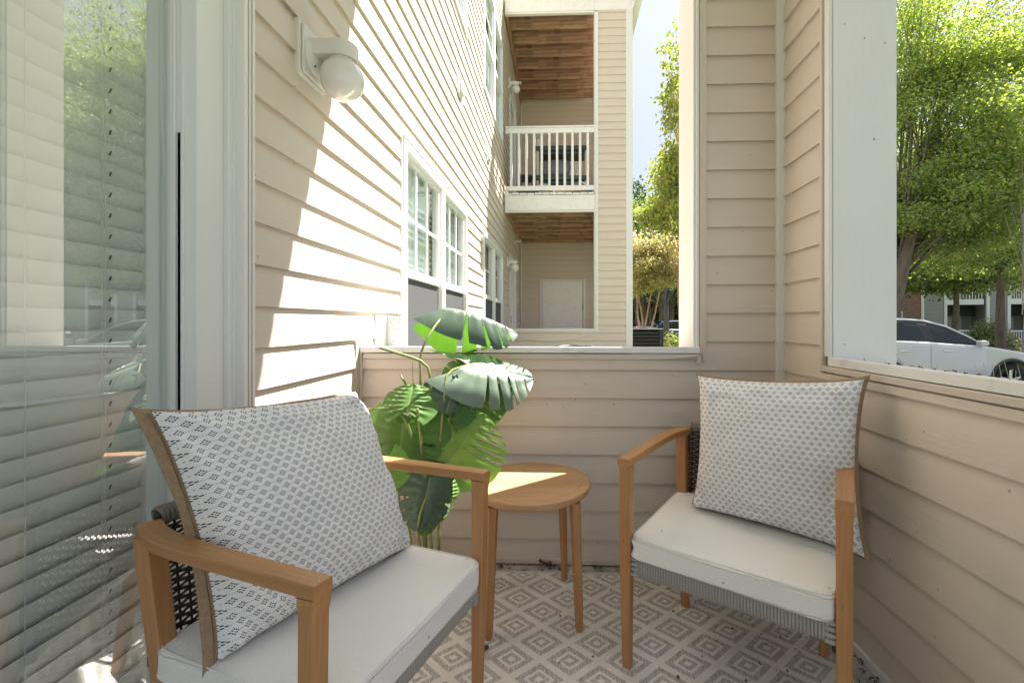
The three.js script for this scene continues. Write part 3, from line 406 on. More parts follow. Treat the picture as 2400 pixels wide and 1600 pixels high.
// ------------------------------------------------------------------ fixtures on the long wall
const mLampW = M({ rgb: [0.70, 0.68, 0.64], roughness: 0.4 }), mOpal = M({ rgb: [0.72, 0.71, 0.69], roughness: 0.12, clearcoat: 1, clearcoatRoughness: 0.03, ior: 1.5 });
const lamp = thing('wall_lamp', 'white globe wall lamp on a square base, nearest the camera high on the siding', 'wall lamp', [XL, 1.945, -1.503], 0, 'globe lamps on the long wall'); lamp.scale.setScalar(0.94);
{
  part('mounting_block', [box(0.002, 0.024, -0.098, 0.098, -0.085, 0.085, 0.004), box(0.0245, 0.034, -0.085, 0.085, -0.073, 0.073, 0.004)], mLampW, lamp);
  const disc = new THREE.LatheGeometry([[0, 0.03], [0.035, 0.03], [0.055, 0.018], [0.066, 0.006], [0.068, 0]].map(([x, y]) => new THREE.Vector2(x, y)), 36); disc.rotateZ(-Math.PI / 2); disc.translate(0.0345, 0, 0); part('canopy', disc, mLampW, lamp);
  const s = new THREE.Shape(); s.moveTo(0, -0.052); s.lineTo(0.1, -0.052); s.absarc(0.1, 0, 0.052, -Math.PI / 2, Math.PI / 2, false); s.lineTo(0, 0.052); const g = new THREE.ExtrudeGeometry(s, { depth: 0.05, bevelEnabled: true, bevelSize: 0.003, bevelThickness: 0.003, bevelSegments: 2, curveSegments: 20 }); g.rotateX(-Math.PI / 2); g.translate(0.035, -0.012, 0); part('arm', g, mLampW, lamp);
  part('neck', new THREE.CylinderGeometry(0.046, 0.046, 0.022, 32).translate(0.135, -0.022, 0), mLampW, lamp);
  const gl = new THREE.SphereGeometry(0.076, 48, 32); gl.translate(0.135, -0.080, 0); part('globe', gl, mOpal, lamp);
  part('screw', [-1, 1].map((k) => { const c = new THREE.CylinderGeometry(0.005, 0.005, 0.006, 10); c.rotateZ(Math.PI / 2); c.translate(0.05, -0.045, 0.03 * k); return c; }), mGasket, lamp);
  copyOf(lamp, 'white globe wall lamp beside the lower far patio door').position.set(XL, 2.02, -7.36);
  copyOf(lamp, 'white globe wall lamp beside the upper balcony door').position.set(XL, 5.10, -7.58);
}
for (const [y, z, l] of [[3.045, -3.80, 'small white vent cover on the sunlit siding between the upper windows'], [3.015, -5.29, 'small white vent cover on the siding at the edge of the shadow']]) { const v = thing('vent_cover', l, 'vent', [XL, y, z]); part('plate', box(0.006, 0.03, -0.07, 0.07, -0.085, 0.085, 0.006), mVinyl, v); part('hood', [box(0.0305, 0.05, -0.045, 0.045, -0.055, 0.055, 0.006), box(0.0305, 0.036, -0.115, -0.071, -0.05, -0.02)], mVinyl, v); }
for (const [y, l] of [[2.60, 'small white pipe stub under the lower balcony ceiling'], [5.66, 'small white pipe stub under the upper balcony ceiling']]) { const v = thing('sprinkler_head', l, 'sprinkler', [XL, y, -8.55]); const c = (r, a, b) => { const g = new THREE.CylinderGeometry(r, r, b - a, 16); g.rotateZ(Math.PI / 2); g.translate((a + b) / 2, 0, 0); return g; }; part('flange', c(0.05, 0.012, 0.026), mVinyl, v); part('stub', [c(0.022, 0.0265, 0.11), c(0.032, 0.111, 0.135)], mVinyl, v); }
{
  const b = thing('outlet_box', 'grey weathered electrical outlet box on the siding above the sill', 'electrical box', [XL, 0.985, -2.18]);
  part('back_plate', box(0.006, 0.02, -0.09, 0.082, -0.07, 0.13, 0.003), M({ rgb: [0.52, 0.52, 0.5], roughness: 0.5 }), b);
  part('housing', box(0.0205, 0.09, -0.078, 0.078, -0.01, 0.012, 0.003), M({ map: tex(128, 128, (u, v) => speckle(u, v, 9, 5, 0.7) ? [0.2, 0.21, 0.2] : [0.44, 0.46, 0.45], 0.16), roughness: 0.5 }), b);
  part('hook', tube([[0.021, 0.06, -0.02], [0.05, 0.058, -0.06], [0.062, 0.056, -0.075], [0.062, 0.04, -0.078]], 0.0022, 16, 6), mGasket, b);
  part('socket', [box(0.0205, 0.05, -0.055, -0.03, -0.075, -0.015, 0.006), box(0.0205, 0.035, -0.029, 0.02, -0.05, -0.02, 0.005)], M({ rgb: [0.45, 0.46, 0.47], roughness: 0.4 }), b);
}

// ------------------------------------------------------------------ chairs
const SEATY = 0.402;
function makeChair(name, label) {
  const t = thing(name, label, 'armchair', [0, 0, 0], 0, 'patio armchairs');
  for (const s of [-1, 1]) {
    // arm: a flat bar that sweeps inward at the back
    const P = [[0.2695, 0.2355], [0.2695, 0.10], [0.2692, -0.02], [0.268, -0.10], [0.264, -0.16], [0.256, -0.205], [0.245, -0.238], [0.236, -0.262]], Wd = [0.0185, 0.019, 0.020, 0.021, 0.0215, 0.0215, 0.021, 0.0205];
    const rings = P.map(([x, z], i) => { const a = P[Math.max(0, i - 1)], b = P[Math.min(P.length - 1, i + 1)], d = V(s * (b[0] - a[0]), 0, b[1] - a[1]).normalize(), n = V(d.z, 0, -d.x); return rectRing(V(s * x, 0.6155, z), n, Y_, Wd[i], 0.0115, 0.0025); });
    part('arm', loft(rings, true, 0.5), mTeak, t);
    const leg = (pts) => loft(pts.map(([x, y, z, w, d]) => rectRing(V(s * x, y, z), V(1, 0, 0), V(0, 0, 1), w, d, 0.004)), true, 0.5);
    part('leg', leg([[0.2685, 0.0, 0.207, 0.0125, 0.0125], [0.2685, 0.30, 0.2115, 0.0165, 0.0165], [0.2685, 0.575, 0.2150, 0.0165, 0.018], [0.2685, 0.59, 0.2155, 0.0185, 0.0195], [0.2685, 0.6035, 0.2155, 0.0185, 0.0195]]), mTeak, t);
    part('leg', leg([[0.213, 0.0, -0.178, 0.013, 0.013], [0.232, 0.32, -0.215, 0.0175, 0.020], [0.2425, 0.58, -0.2435, 0.019, 0.022], [0.243, 0.6035, -0.245, 0.019, 0.022]]), mTeak, t);
  }
  // seat frame wrapped in cord
  const rope = []; const cord = (x, z, nx, nz) => { const y0 = 0.282, y1 = 0.338, o = 0.009; rope.push(tube([[x - nx * 0.02, y0 - 0.001, z - nz * 0.02], [x + nx * o * 0.7, y0 + 0.004, z + nz * o * 0.7], [x + nx * o, (y0 + y1) / 2, z + nz * o], [x + nx * o * 0.7, y1 - 0.004, z + nz * o * 0.7], [x - nx * 0.02, y1, z - nz * 0.02]], 0.00375, 8, 6)); };
  for (let k = 0; k < 62; k++) cord(-0.2365 + k * 0.00775, 0.205, 0, 1);
  for (const s of [-1, 1]) for (let k = 0; k < 54; k++) cord(s * 0.239, 0.192 - k * 0.0077, s, 0);
  tag(part('rope_wrap', rope, mRope, t), null, null, null, 'stuff');
  for (const s of [-1, 1]) part('rope_corner', [0, 1, 2, 3].map((k) => tube([[s * 0.231, 0.287 + k * 0.0145, 0.214], [s * 0.243, 0.288 + k * 0.0145, 0.2165], [s * 0.254, 0.287 + k * 0.0145, 0.214]], 0.0062, 6, 6)), mRope, t);
  part('seat_frame', [box(-0.245, 0.245, 0.29, 0.33, 0.175, 0.205), box(-0.245, -0.215, 0.29, 0.33, -0.22, 0.174), box(0.215, 0.245, 0.29, 0.33, -0.22, 0.174), box(-0.214, 0.214, 0.29, 0.33, -0.22, -0.19), box(-0.214, 0.214, 0.32, 0.326, -0.189, 0.174)], mRope, t);
  // woven back
  const back = (u, y) => V(lerp(-0.222, 0.222, u), y, -0.235 - 0.10 * (y - 0.33) - 0.012 * Math.sin(u * Math.PI));
  const wv = []; const nS = 20; for (let r = 0; r < 31; r++) { const y = 0.335 + r * 0.0092; wv.push(grid(80, 1, (u, v) => { const p = back(u, y + (v - 0.5) * 0.0072); p.z += 0.0042 * Math.sin(u * nS * Math.PI + (r % 2) * Math.PI); return [p, [u * 0.45, y + v * 0.007]]; })); }
  for (let k = 0; k < nS; k++) wv.push(grid(1, 10, (u, v) => [back((k + 0.5) / nS + (u - 0.5) * 0.012, lerp(0.33, 0.62, v)), [u * 0.01, v * 0.3]]));
  tag(part('wicker_panel', wv, mWicker, t), null, null, null, 'stuff');
  part('back_rail', [box(-0.222, 0.222, 0.618, 0.640, -0.282, -0.262, 0.008), box(-0.236, -0.222, 0.33, 0.617, -0.272, -0.246, 0.004), box(0.222, 0.236, 0.33, 0.617, -0.272, -0.246, 0.004)], mWicker, t);
  const wrap = []; for (let k = 0; k < 54; k++) { const x = -0.216 + k * 0.00807, c = V(x, 0.629, -0.272); wrap.push(tube([0, 1, 2, 3, 4, 5, 6].map((q) => { const a = q / 6 * 2 * Math.PI; return [c.x + 0.004 * Math.sin(a * 0.5), c.y + 0.016 * Math.cos(a), c.z + 0.018 * Math.sin(a)]; }), 0.0045, 14, 5)); }
  tag(part('rail_wrap', wrap, mWickerPale, t), null, null, null, 'stuff');
  // cushion
  const cg = cushion(0.256, 0.036, 0.228); cg.translate(0, SEATY - 0.036, 0.006); part('seat_cushion', cg, mSeat, t);
  const path = []; for (let k = 0; k <= 160; k++) { const b = k / 160 * 2 * Math.PI, P = (x, e) => Math.sign(x) * Math.pow(Math.abs(x), e), e2 = 0.12, c = 0.978; path.push(V(c * 0.256 * P(Math.cos(b), e2), SEATY - 0.0045, 0.006 + c * 0.228 * P(Math.sin(b), e2))); }
  part('piping', tube(path, 0.0014, 420, 5), mSeat, t);
  return t;
}
function cushion(hx, hy, hz) {
  const N = 44, pos = [], idx = [], uv = [];
  // a superellipsoid with softly crowned top and creased seams
  const f = (a, b) => { const e1 = 0.24, e2 = 0.12, P = (x, e) => Math.sign(x) * Math.pow(Math.abs(x), e), ca2 = P(Math.cos(a), e1), sa2 = P(Math.sin(a), e1), x = ca2 * P(Math.cos(b), e2), z = ca2 * P(Math.sin(b), e2); return V(x * hx, sa2 * hy, z * hz); };
  return grid(96, 36, (s, t) => { const a = (t - 0.5) * Math.PI, b = s * 2 * Math.PI, p = f(a, b); const crown = (1 - (p.x / hx) ** 4) * (1 - (p.z / hz) ** 4); if (p.y > 0) p.y += 0.006 * crown; const w = fbm(p.x * 0.9 + 0.5, p.z * 0.9 + 0.5 + p.y * 3, 9, 3, 61) - 0.5; p.y += 0.011 * w; if (Math.abs(p.y) < hy * 0.86) { const k = 0.013 * (fbm(p.x + p.z + 0.5, p.y * 4 + 0.5, 14, 3, 63) - 0.5); p.x += k * Math.sign(p.x); p.z += k * Math.sign(p.z); } return [p, Math.abs(p.y) > hy * 0.7 ? [p.x, p.z] : [p.x + p.z, p.y]]; });
}
const chairR = makeChair('patio_armchair', 'wooden patio armchair at the right wall with cream cushion and rope front');
chairR.position.set(0.5407, 0.006, -1.365); chairR.rotation.y = -32.5 * Math.PI / 180;
const chairL = copyOf(chairR, 'wooden patio armchair nearest the glass door, seen from its arm, dark wicker back');
chairL.position.set(-0.504, 0.006, -1.0045); chairL.rotation.y = 71.5 * Math.PI / 180;

// ------------------------------------------------------------------ throw pillows
function pillow(label, [BL, BR, TL, TR], thick, seed, tags) {
  const c = V(0, 0, 0).add(BL).add(BR).add(TL).add(TR).multiplyScalar(0.25), t = thing('throw_pillow', label, 'pillow', [c.x, c.y, c.z]);
  const [bl, br, tl, tr] = [BL, BR, TL, TR].map((p) => p.clone().sub(c));
  const bil = (u, v) => bl.clone().multiplyScalar((1 - u) * (1 - v)).addScaledVector(br, u * (1 - v)).addScaledVector(tl, (1 - u) * v).addScaledVector(tr, u * v);
  const nrm = br.clone().sub(bl).add(tr).sub(tl).cross(tl.clone().sub(bl).add(tr).sub(br)).normalize();
  const w = br.distanceTo(bl), h = tl.distanceTo(bl);
  const plane = (x, y) => { // x, y in -1..1; sides drawn in between the corners
    const px = x * (1 - 0.085 * (1 - y * y) * Math.abs(x)), py = y * (1 - 0.055 * (1 - x * x) * Math.abs(y)); const ear = 1 + 0.018 * Math.pow(Math.abs(x * y), 8); return bil(px * ear * 0.5 + 0.5, py * ear * 0.5 + 0.5); };
  const hgt = (x, y, side) => {
    const e = Math.pow(Math.max(0, (1 - x * x) * (1 - y * y)), 0.36), edge = Math.max(Math.abs(x), Math.abs(y));
    const ang = Math.atan2(y, x), wr = fbm((ang / 6.283 + 1) % 1, edge * 0.4, 22, 2, seed) - 0.5, br2 = fbm(x * 0.5 + 0.5, y * 0.5 + 0.5, 5, 3, seed + 7) - 0.5;
    const cr = Math.pow(Math.abs(x * y), 3);
    return side * (thick * e * (1 + 0.22 * br2) + 0.032 * wr * sstep(0.5, 0.95, edge) * (1 - Math.pow(edge, 14)) + 0.022 * cr * Math.sin(x * 19 + y * 13) * (1 - Math.pow(edge, 20)));
  };
  const k = 0.99;
  part('cover', grid(84, 84, (s, v) => { const x = (s * 2 - 1), y = (v * 2 - 1); return [plane(x * k, y * k).addScaledVector(nrm, 0.004 + hgt(x, y, 1)), [s * w, v * h]]; }), mPrint, t);
  part('back_panel', grid(60, 60, (s, v) => { const x = (s * 2 - 1), y = (v * 2 - 1); return [plane(x * k, y * k).addScaledVector(nrm, -0.008 + hgt(x, y, -0.75)), [s * w, v * h]]; }), mBurlap, t);
  // burlap flange standing out round the seam
  const fl = (side) => grid(220, 3, (s, v) => { const q = s * 4, i = Math.floor(q) % 4, f = (q % 1) * 2 - 1; const [x, y] = [[f, -1], [1, f], [-f, 1], [-1, -f]][i], o = lerp(k - 0.03, 1.035, v); const wav = 0.010 * v * (fbm(s, 0.3, 20, 2, seed + 20) - 0.5) * 2; return [plane(x * o, y * o).addScaledVector(nrm, side * 0.0022 * (1 - 0.6 * v) - 0.006 - 0.016 * v + wav), [s * 4 * w, v * 0.03]]; });
  part('flange', [fl(1), fl(-1)], mBurlap, t);
  for (const tg of tags ?? []) part('care_tag', grid(8, 3, (s, v) => [bil(tg.u + tg.du * v, tg.v + tg.dv * s).addScaledVector(nrm, tg.o + tg.w * s + 0.006 * Math.sin(s * 4)), [s * 0.1, v * 0.05]]), mTag, t);
  return t;
}
pillow('square white pillow with black dot print and burlap back, on the left armchair', [V(-0.628, 0.412, -0.790), V(-0.418, 0.412, -1.216), V(-0.737, 0.872, -0.772), V(-0.604, 0.828, -1.285)], 0.105, 5, [{ u: 0.985, v: 0.07, du: 0.06, dv: 0.08, o: -0.03, w: -0.02 }]);
pillow('square white pillow with black dot print and burlap back, on the right armchair', [V(0.446, 0.418, -1.504), V(0.828, 0.398, -1.236), V(0.482, 0.846, -1.56), V(0.872, 0.868, -1.305)], 0.10, 15, [{ u: 0.0, v: 0.08, du: 0.012, dv: 0.13, o: -0.055, w: -0.01 }]);

// ------------------------------------------------------------------ round side table
{
  const t = thing('side_table', 'small round wooden side table half in sun between the chairs', 'side table', [-0.105, 0.006, -1.605], 0.155);
  const lat = new THREE.LatheGeometry([[0, 0.4260], [0.19, 0.4260], [0.207, 0.4280], [0.2145, 0.4340], [0.217, 0.4410], [0.217, 0.4470], [0.214, 0.4530], [0.207, 0.4555], [0.1905, 0.4558], [0.1888, 0.4545], [0.1868, 0.4545], [0.185, 0.4558], [0.1, 0.4560], [0, 0.4560]].map(([x, y]) => new THREE.Vector2(x, y)), 96); planar(toCreasedNormals(lat, 0.5)); const g = toCreasedNormals(lat, 0.5); planar(g); swapUV(g); part('tabletop', g, mTeakTop, t);
  const s = 0.142; for (const [x, z] of [[-1, 1], [1, 1], [1, -1], [-1, -1]]) part('leg', loft([[1.06, 0, 0.0115], [1.06, 0.008, 0.0135], [1.02, 0.2, 0.0165], [0.97, 0.425, 0.019]].map(([k, y, w]) => { const a = Math.atan2(z, x), r = V(Math.cos(a), 0, Math.sin(a)), q = V(-Math.sin(a), 0, Math.cos(a)), c = V(x * s * k, y, z * s * k); return [[-1, 0.1], [-0.55, -0.9], [0.55, -0.9], [1, 0.1], [0.18, 1], [-0.18, 1]].map(([i, j]) => c.clone().addScaledVector(q, i * w).addScaledVector(r, j * w)); }), true, 0.35), mTeak, t);
  part('bolt', [[-0.13, 0.13], [0.13, 0.13]].map(([x, z]) => new THREE.CylinderGeometry(0.006, 0.006, 0.008, 10).translate(x * 0.82, 0.422, z * 0.82)), mGasket, t);
}

// ------------------------------------------------------------------ split-leaf plant in the corner
{
  const plant = thing('monstera_plant', 'tall artificial split leaf plant with sunlit green leaves in the corner', 'plant', [0, 0, 0]);
  const base = V(-0.50, 0.16, -1.64);
  const pot = new THREE.LatheGeometry([[0, 0.0], [0.07, 0.0], [0.075, 0.01], [0.084, 0.10], [0.09, 0.102], [0.09, 0.118], [0.082, 0.118], [0.078, 0.098], [0, 0.096]].map(([x, y]) => new THREE.Vector2(x, y)), 40); pot.translate(base.x, 0.006, base.z);
  part('pot', pot, M({ map: tex(128, 128, (u, v) => mul([0.16, 0.085, 0.05], 0.6 + 0.8 * fbm(u, v * 0.3, 12, 3, 201)), 0.3), roughness: 0.7 }), plant);
  const leafTex = (c, s, vein) => tex(512, 512, (u, v) => { // u across (0.5 = midrib), v along
    const a = Math.abs(u - 0.5) * 2, t = v + 0.10 - a * 0.30, w = Math.abs(((t * 7.5) % 1 + 1) % 1 - 0.5) * 2, side = sstep(0.10, 0.0, 1 - w) * 0.5 * (1 - a * 0.5), mid = sstep(0.035, 0.012, a), n = fbm(u, v, 6, 4, s), k = (0.78 + 0.44 * n);
    const m = Math.max(mid, side) * vein; return [lerp(c[0] * k, 0.34, m), lerp(c[1] * k, 0.46, m), lerp(c[2] * k, 0.12, m)]; }, 1);
  const lm = (c, s, t, vein = 0.5) => M({ map: leafTex(c, s, vein), roughness: 0.88, transmission: t, thickness: 0, clearcoat: 0.55, clearcoatRoughness: 0.33, clearcoatNormalScale: new THREE.Vector2(1, 1) });
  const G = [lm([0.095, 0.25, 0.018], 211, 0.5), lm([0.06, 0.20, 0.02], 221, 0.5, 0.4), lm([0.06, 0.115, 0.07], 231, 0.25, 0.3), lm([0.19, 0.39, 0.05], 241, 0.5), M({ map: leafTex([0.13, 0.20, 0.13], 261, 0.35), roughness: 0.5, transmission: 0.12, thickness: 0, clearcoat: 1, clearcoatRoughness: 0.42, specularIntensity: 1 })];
  const mStem = M({ map: tex(64, 256, (u, v) => mul([0.20, 0.24, 0.075], 0.7 + 0.6 * fbm(u, v, 8, 3, 251)), 0.2), roughness: 0.6, clearcoat: 0.2 });
  function leaf(mat, b, tip, n, halfW, o = {}) {
    const L = b.distanceTo(tip), f = tip.clone().sub(b).normalize(), s = new THREE.Vector3().crossVectors(f, n).normalize(), up = new THREE.Vector3().crossVectors(s, f).normalize();
    const slots = o.slots ?? 5, deep = o.deep ?? 0.45, droop = o.droop ?? 0.35, bend = o.bend ?? 0.25, seed = o.seed ?? 1, r = R(seed * 97 + 5), heart = o.heart ?? 0.2;
    const cut = [-1, 1].map((sd) => [...Array(slots)].map((_, k) => ({ a: (o.from ?? 0.34) + (k + 0.5 + (r() - 0.5) * 0.35) / slots * (0.93 - (o.from ?? 0.34)), d: deep + (r() - 0.5) * 0.25, w: 0.008 + 0.008 * r() })));
    const holes = [];
    const prof = (a) => (a < 0.28 ? lerp(0.62, 1, Math.sin(a / 0.28 * Math.PI / 2)) : Math.pow(Math.max(0, 1 - Math.pow((a - 0.28) / 0.72, 2.1)), 0.62));
    const geos = [];
    for (const sd of [-1, 1]) {
      const N = 150, K = 10, lobeDrop = [...Array(slots + 1)].map(() => (r() - 0.45) * 0.5);
      geos.push(grid(N, K, (a, q) => {
        let rm = 1; for (const c of cut[sd > 0 ? 1 : 0]) { const x = Math.abs(a - c.a) / c.w; if (x < 2.2) rm = Math.min(rm, lerp(c.d, 1, sstep(0.45, 2.2, x))); }
        const rr = q * rm, lob = cut[sd > 0 ? 1 : 0].filter((c) => c.a < a).length;
        const sw = sd > 0 ? (o.near ?? 1) : (o.far ?? 1), dr = sd > 0 ? (o.droopN ?? droop) : (o.droopF ?? droop), mx = Math.pow(a, 1.15) * 1.0, wid = prof(a) * halfW * sw;
        // margin reached by a vein that sweeps forward; at the base it sweeps back into a heart lobe
        const fwd = lerp(-heart * 1.7, 0.30, Math.min(1, a * 1.9)) * Math.pow(Math.max(0, 1 - a), 0.8) + 0.05 * rr * (1 - a);
        const x = (mx + fwd * Math.pow(rr, 1.5)) * L, y = sd * wid * rr;
        const lat = rr * wid / Math.max(halfW * sw, 1e-6);
        let z = 0.006 * Math.sin(Math.PI * Math.min(1, rr * 2)) ;
        z += 0.0022 * Math.cos((a * 7.5) * 2 * Math.PI) * sstep(0.05, 0.45, rr) * (1 - rr * rr);
        const th = dr * lat * (1 + 0.6 * lobeDrop[lob]) + (o.edge ?? 0) * Math.pow(lat, 3) * (1 + lobeDrop[lob]);
        const yy = Math.sin(th) / Math.max(droop, 1e-3) * 0 + y * Math.cos(th * 0.55), zz = z - Math.abs(y) * Math.sin(th) - bend * L * Math.pow(clamp(x / L, 0, 1.2), 2) * 0.5;
        const p = b.clone().addScaledVector(f, x * (1 - 0.12 * bend * bend)).addScaledVector(s, yy).addScaledVector(up, zz);
        return [p, [0.5 + sd * 0.5 * rr, a]];
      }));
    }
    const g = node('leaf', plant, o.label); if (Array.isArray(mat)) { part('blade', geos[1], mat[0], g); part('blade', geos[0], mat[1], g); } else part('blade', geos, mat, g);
    const rib = []; for (let i = 0; i <= 8; i++) { const a = i / 8, x = Math.pow(a, 1.15) * L; rib.push(b.clone().addScaledVector(f, x * (1 - 0.12 * bend * bend)).addScaledVector(up, -0.0012 - bend * L * Math.pow(clamp(x / L), 2) * 0.5)); }
    part('midrib', tube(rib, 0.0028, 16, 6, 0.0008), mStem, g);
    return g;
  }
  const Q = at, stem = (pts, r = 0.0042, r1 = r) => part('stem', tube(pts, r, 28, 8, r1), mStem, plant);
  // top leaf: held level at eye height, its sides hanging like a saddle
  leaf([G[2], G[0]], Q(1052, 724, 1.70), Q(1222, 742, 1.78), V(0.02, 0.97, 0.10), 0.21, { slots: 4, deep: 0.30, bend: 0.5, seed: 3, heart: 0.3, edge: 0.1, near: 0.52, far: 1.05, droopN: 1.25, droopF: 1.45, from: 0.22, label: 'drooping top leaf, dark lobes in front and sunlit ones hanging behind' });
  leaf(G[4], Q(1094, 856, 1.62), Q(1252, 880, 1.70), V(0.45, 0.74, 0.50), 0.165, { slots: 5, deep: 0.22, droop: 0.25, bend: 0.12, seed: 5, heart: 0.36, edge: 0.25, from: 0.28, near: 0.86, far: 0.62, label: 'silvery leaf catching the sun, split into fingers' });
  leaf(G[1], Q(1095, 915, 1.62), Q(1178, 985, 1.66), V(-0.15, 0.35, 0.93), 0.165, { slots: 3, deep: 0.5, droop: 0.3, seed: 7, heart: 0.3 });
  leaf(G[0], Q(953, 968, 1.48), Q(969, 896, 1.54), V(0.05, 0.30, 0.95), 0.098, { slots: 1, deep: 0.8, droop: 0.25, seed: 9, heart: 0.22 });
  leaf(G[0], Q(945, 992, 1.54), Q(930, 1112, 1.50), V(-0.05, 0.36, 0.93), 0.165, { slots: 3, deep: 0.5, droop: 0.25, seed: 11, heart: 0.28, bend: 0.15 });
  leaf(G[3], Q(1047, 1086, 1.52), Q(1134, 968, 1.57), V(-0.25, 0.30, 0.92), 0.158, { slots: 5, deep: 0.22, droop: 0.3, seed: 13, heart: 0.16, bend: 0.1, label: 'pale green leaf with long fingers' });
  leaf(G[2], Q(1045, 968, 1.53), Q(1074, 876, 1.56), V(0.55, 0.25, 0.78), 0.075, { slots: 1, deep: 0.85, droop: 0.5, seed: 17, heart: 0.14 });
  leaf(G[2], Q(1030, 945, 1.58), Q(1034, 880, 1.6), V(0.75, 0.1, 0.6), 0.055, { slots: 1, deep: 0.85, droop: 0.6, seed: 19, heart: 0.14 });
  leaf(G[1], Q(1056, 975, 1.55), Q(1100, 932, 1.57), V(0.1, 0.4, 0.9), 0.065, { slots: 1, deep: 0.75, droop: 0.3, seed: 21, heart: 0.2 });
  leaf(G[3], Q(905, 1076, 1.44), Q(925, 1148, 1.42), V(0.1, 0.4, 0.9), 0.064, { slots: 1, deep: 0.75, droop: 0.35, seed: 23, heart: 0.26 });
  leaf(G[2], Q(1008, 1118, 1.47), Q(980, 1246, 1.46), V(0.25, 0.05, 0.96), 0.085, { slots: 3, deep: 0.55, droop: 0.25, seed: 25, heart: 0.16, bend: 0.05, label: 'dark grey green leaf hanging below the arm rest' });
  leaf(G[0], Q(1036, 1124, 1.55), Q(1010, 1262, 1.55), V(0.80, 0.15, 0.55), 0.090, { slots: 3, deep: 0.5, droop: 0.4, seed: 27, heart: 0.16 });
  leaf(G[3], Q(1046, 1122, 1.6), Q(1058, 1180, 1.6), V(0.5, 0.15, 0.85), 0.05, { slots: 1, deep: 0.8, droop: 0.4, seed: 29, heart: 0.14 });
  leaf(G[0], Q(936, 1040, 1.58), Q(868, 1004, 1.58), V(-0.25, 0.35, 0.9), 0.095, { slots: 2, deep: 0.6, droop: 0.3, seed: 31, heart: 0.22 });
  leaf(G[1], Q(985, 1020, 1.58), Q(1040, 984, 1.60), V(0.05, 0.45, 0.88), 0.115, { slots: 2, deep: 0.5, droop: 0.3, seed: 33, heart: 0.25 });
  leaf(G[1], Q(905, 1045, 1.62), Q(872, 1062, 1.6), V(0, 0.3, 0.95), 0.05, { slots: 1, deep: 0.8, seed: 35 });
  leaf(G[0], Q(1075, 905, 1.66), Q(1100, 846, 1.68), V(0.1, 0.3, 0.94), 0.085, { slots: 2, deep: 0.6, droop: 0.3, seed: 37, heart: 0.2 });
  leaf(G[0], Q(1000, 1090, 1.60), Q(1046, 1056, 1.60), V(0.05, 0.4, 0.9), 0.10, { slots: 2, deep: 0.5, droop: 0.3, seed: 39, heart: 0.25 });
  leaf(G[2], Q(900, 1020, 1.66), Q(930, 985, 1.68), V(-0.4, 0.5, 0.75), 0.06, { slots: 1, deep: 0.8, droop: 0.5, seed: 41, heart: 0.2 });
  leaf(G[0], Q(1010, 1160, 1.60), Q(1040, 1222, 1.60), V(0.6, 0.1, 0.8), 0.06, { slots: 2, deep: 0.6, droop: 0.4, seed: 43, heart: 0.14 });
  leaf(G[1], Q(955, 1085, 1.58), Q(900, 1120, 1.56), V(-0.1, 0.4, 0.9), 0.085, { slots: 2, deep: 0.6, droop: 0.3, seed: 45, heart: 0.2 });
  leaf(G[0], Q(1012, 985, 1.66), Q(1060, 1010, 1.66), V(0.1, 0.3, 0.95), 0.11, { slots: 2, deep: 0.6, droop: 0.3, seed: 47, heart: 0.2 });
  const root = (dx, dz) => base.clone().add(V(dx, -0.07, dz));
  stem([root(0.01, 0), Q(982, 1060, 1.58), Q(985, 900, 1.57), Q(986, 828, 1.56), Q(1004, 788, 1.58), Q(1030, 750, 1.64), Q(1053, 726, 1.70)], 0.0058, 0.0042);
  stem([root(0.03, 0.02), Q(1004, 1010, 1.55), Q(1008, 890, 1.54), Q(1003, 862, 1.53), Q(986, 846, 1.52), Q(940, 830, 1.50), Q(889, 814, 1.48)], 0.0058, 0.005);
  stem([root(0.05, 0), Q(1030, 1080, 1.56), Q(1040, 940, 1.53), Q(1050, 875, 1.56), Q(1094, 856, 1.62)], 0.0052, 0.004);
  stem([root(-0.02, 0.02), Q(976, 1080, 1.56), Q(966, 1030, 1.53), Q(950, 985, 1.50), Q(925, 960, 1.5), Q(846, 961, 1.52)], 0.005, 0.0042);
  stem([root(0.04, -0.02), Q(1040, 1060, 1.62), Q(1078, 960, 1.62), Q(1110, 880, 1.62)], 0.005, 0.0042);
  stem([root(0, -0.02), Q(972, 1020, 1.62), Q(955, 910, 1.62), Q(938, 880, 1.62)], 0.005, 0.0045);
  stem([root(0, 0.0), Q(972, 980, 1.6), Q(968, 905, 1.6), Q(966, 849, 1.6)], 0.0036, 0.0012);
  stem([root(0.0, 0.03), Q(988, 1060, 1.52), Q(978, 958, 1.47)], 0.0046);
  stem([root(0.03, 0.03), Q(980, 1230, 1.46), Q(1010, 1140, 1.48), Q(1046, 1087, 1.52)], 0.0046, 0.004);
  stem([root(-0.03, 0.02), Q(950, 1180, 1.52), Q(940, 1120, 1.5), Q(906, 1077, 1.44)], 0.004);
  stem([root(-0.03, 0), Q(936, 1180, 1.56), Q(934, 1034, 1.6)], 0.004);
  stem([root(0.04, 0), Q(1030, 1200, 1.57), Q(1037, 1124, 1.55)], 0.004);
  stem([root(0, 0), Q(1000, 1180, 1.6), Q(1055, 975, 1.56)], 0.004);
}

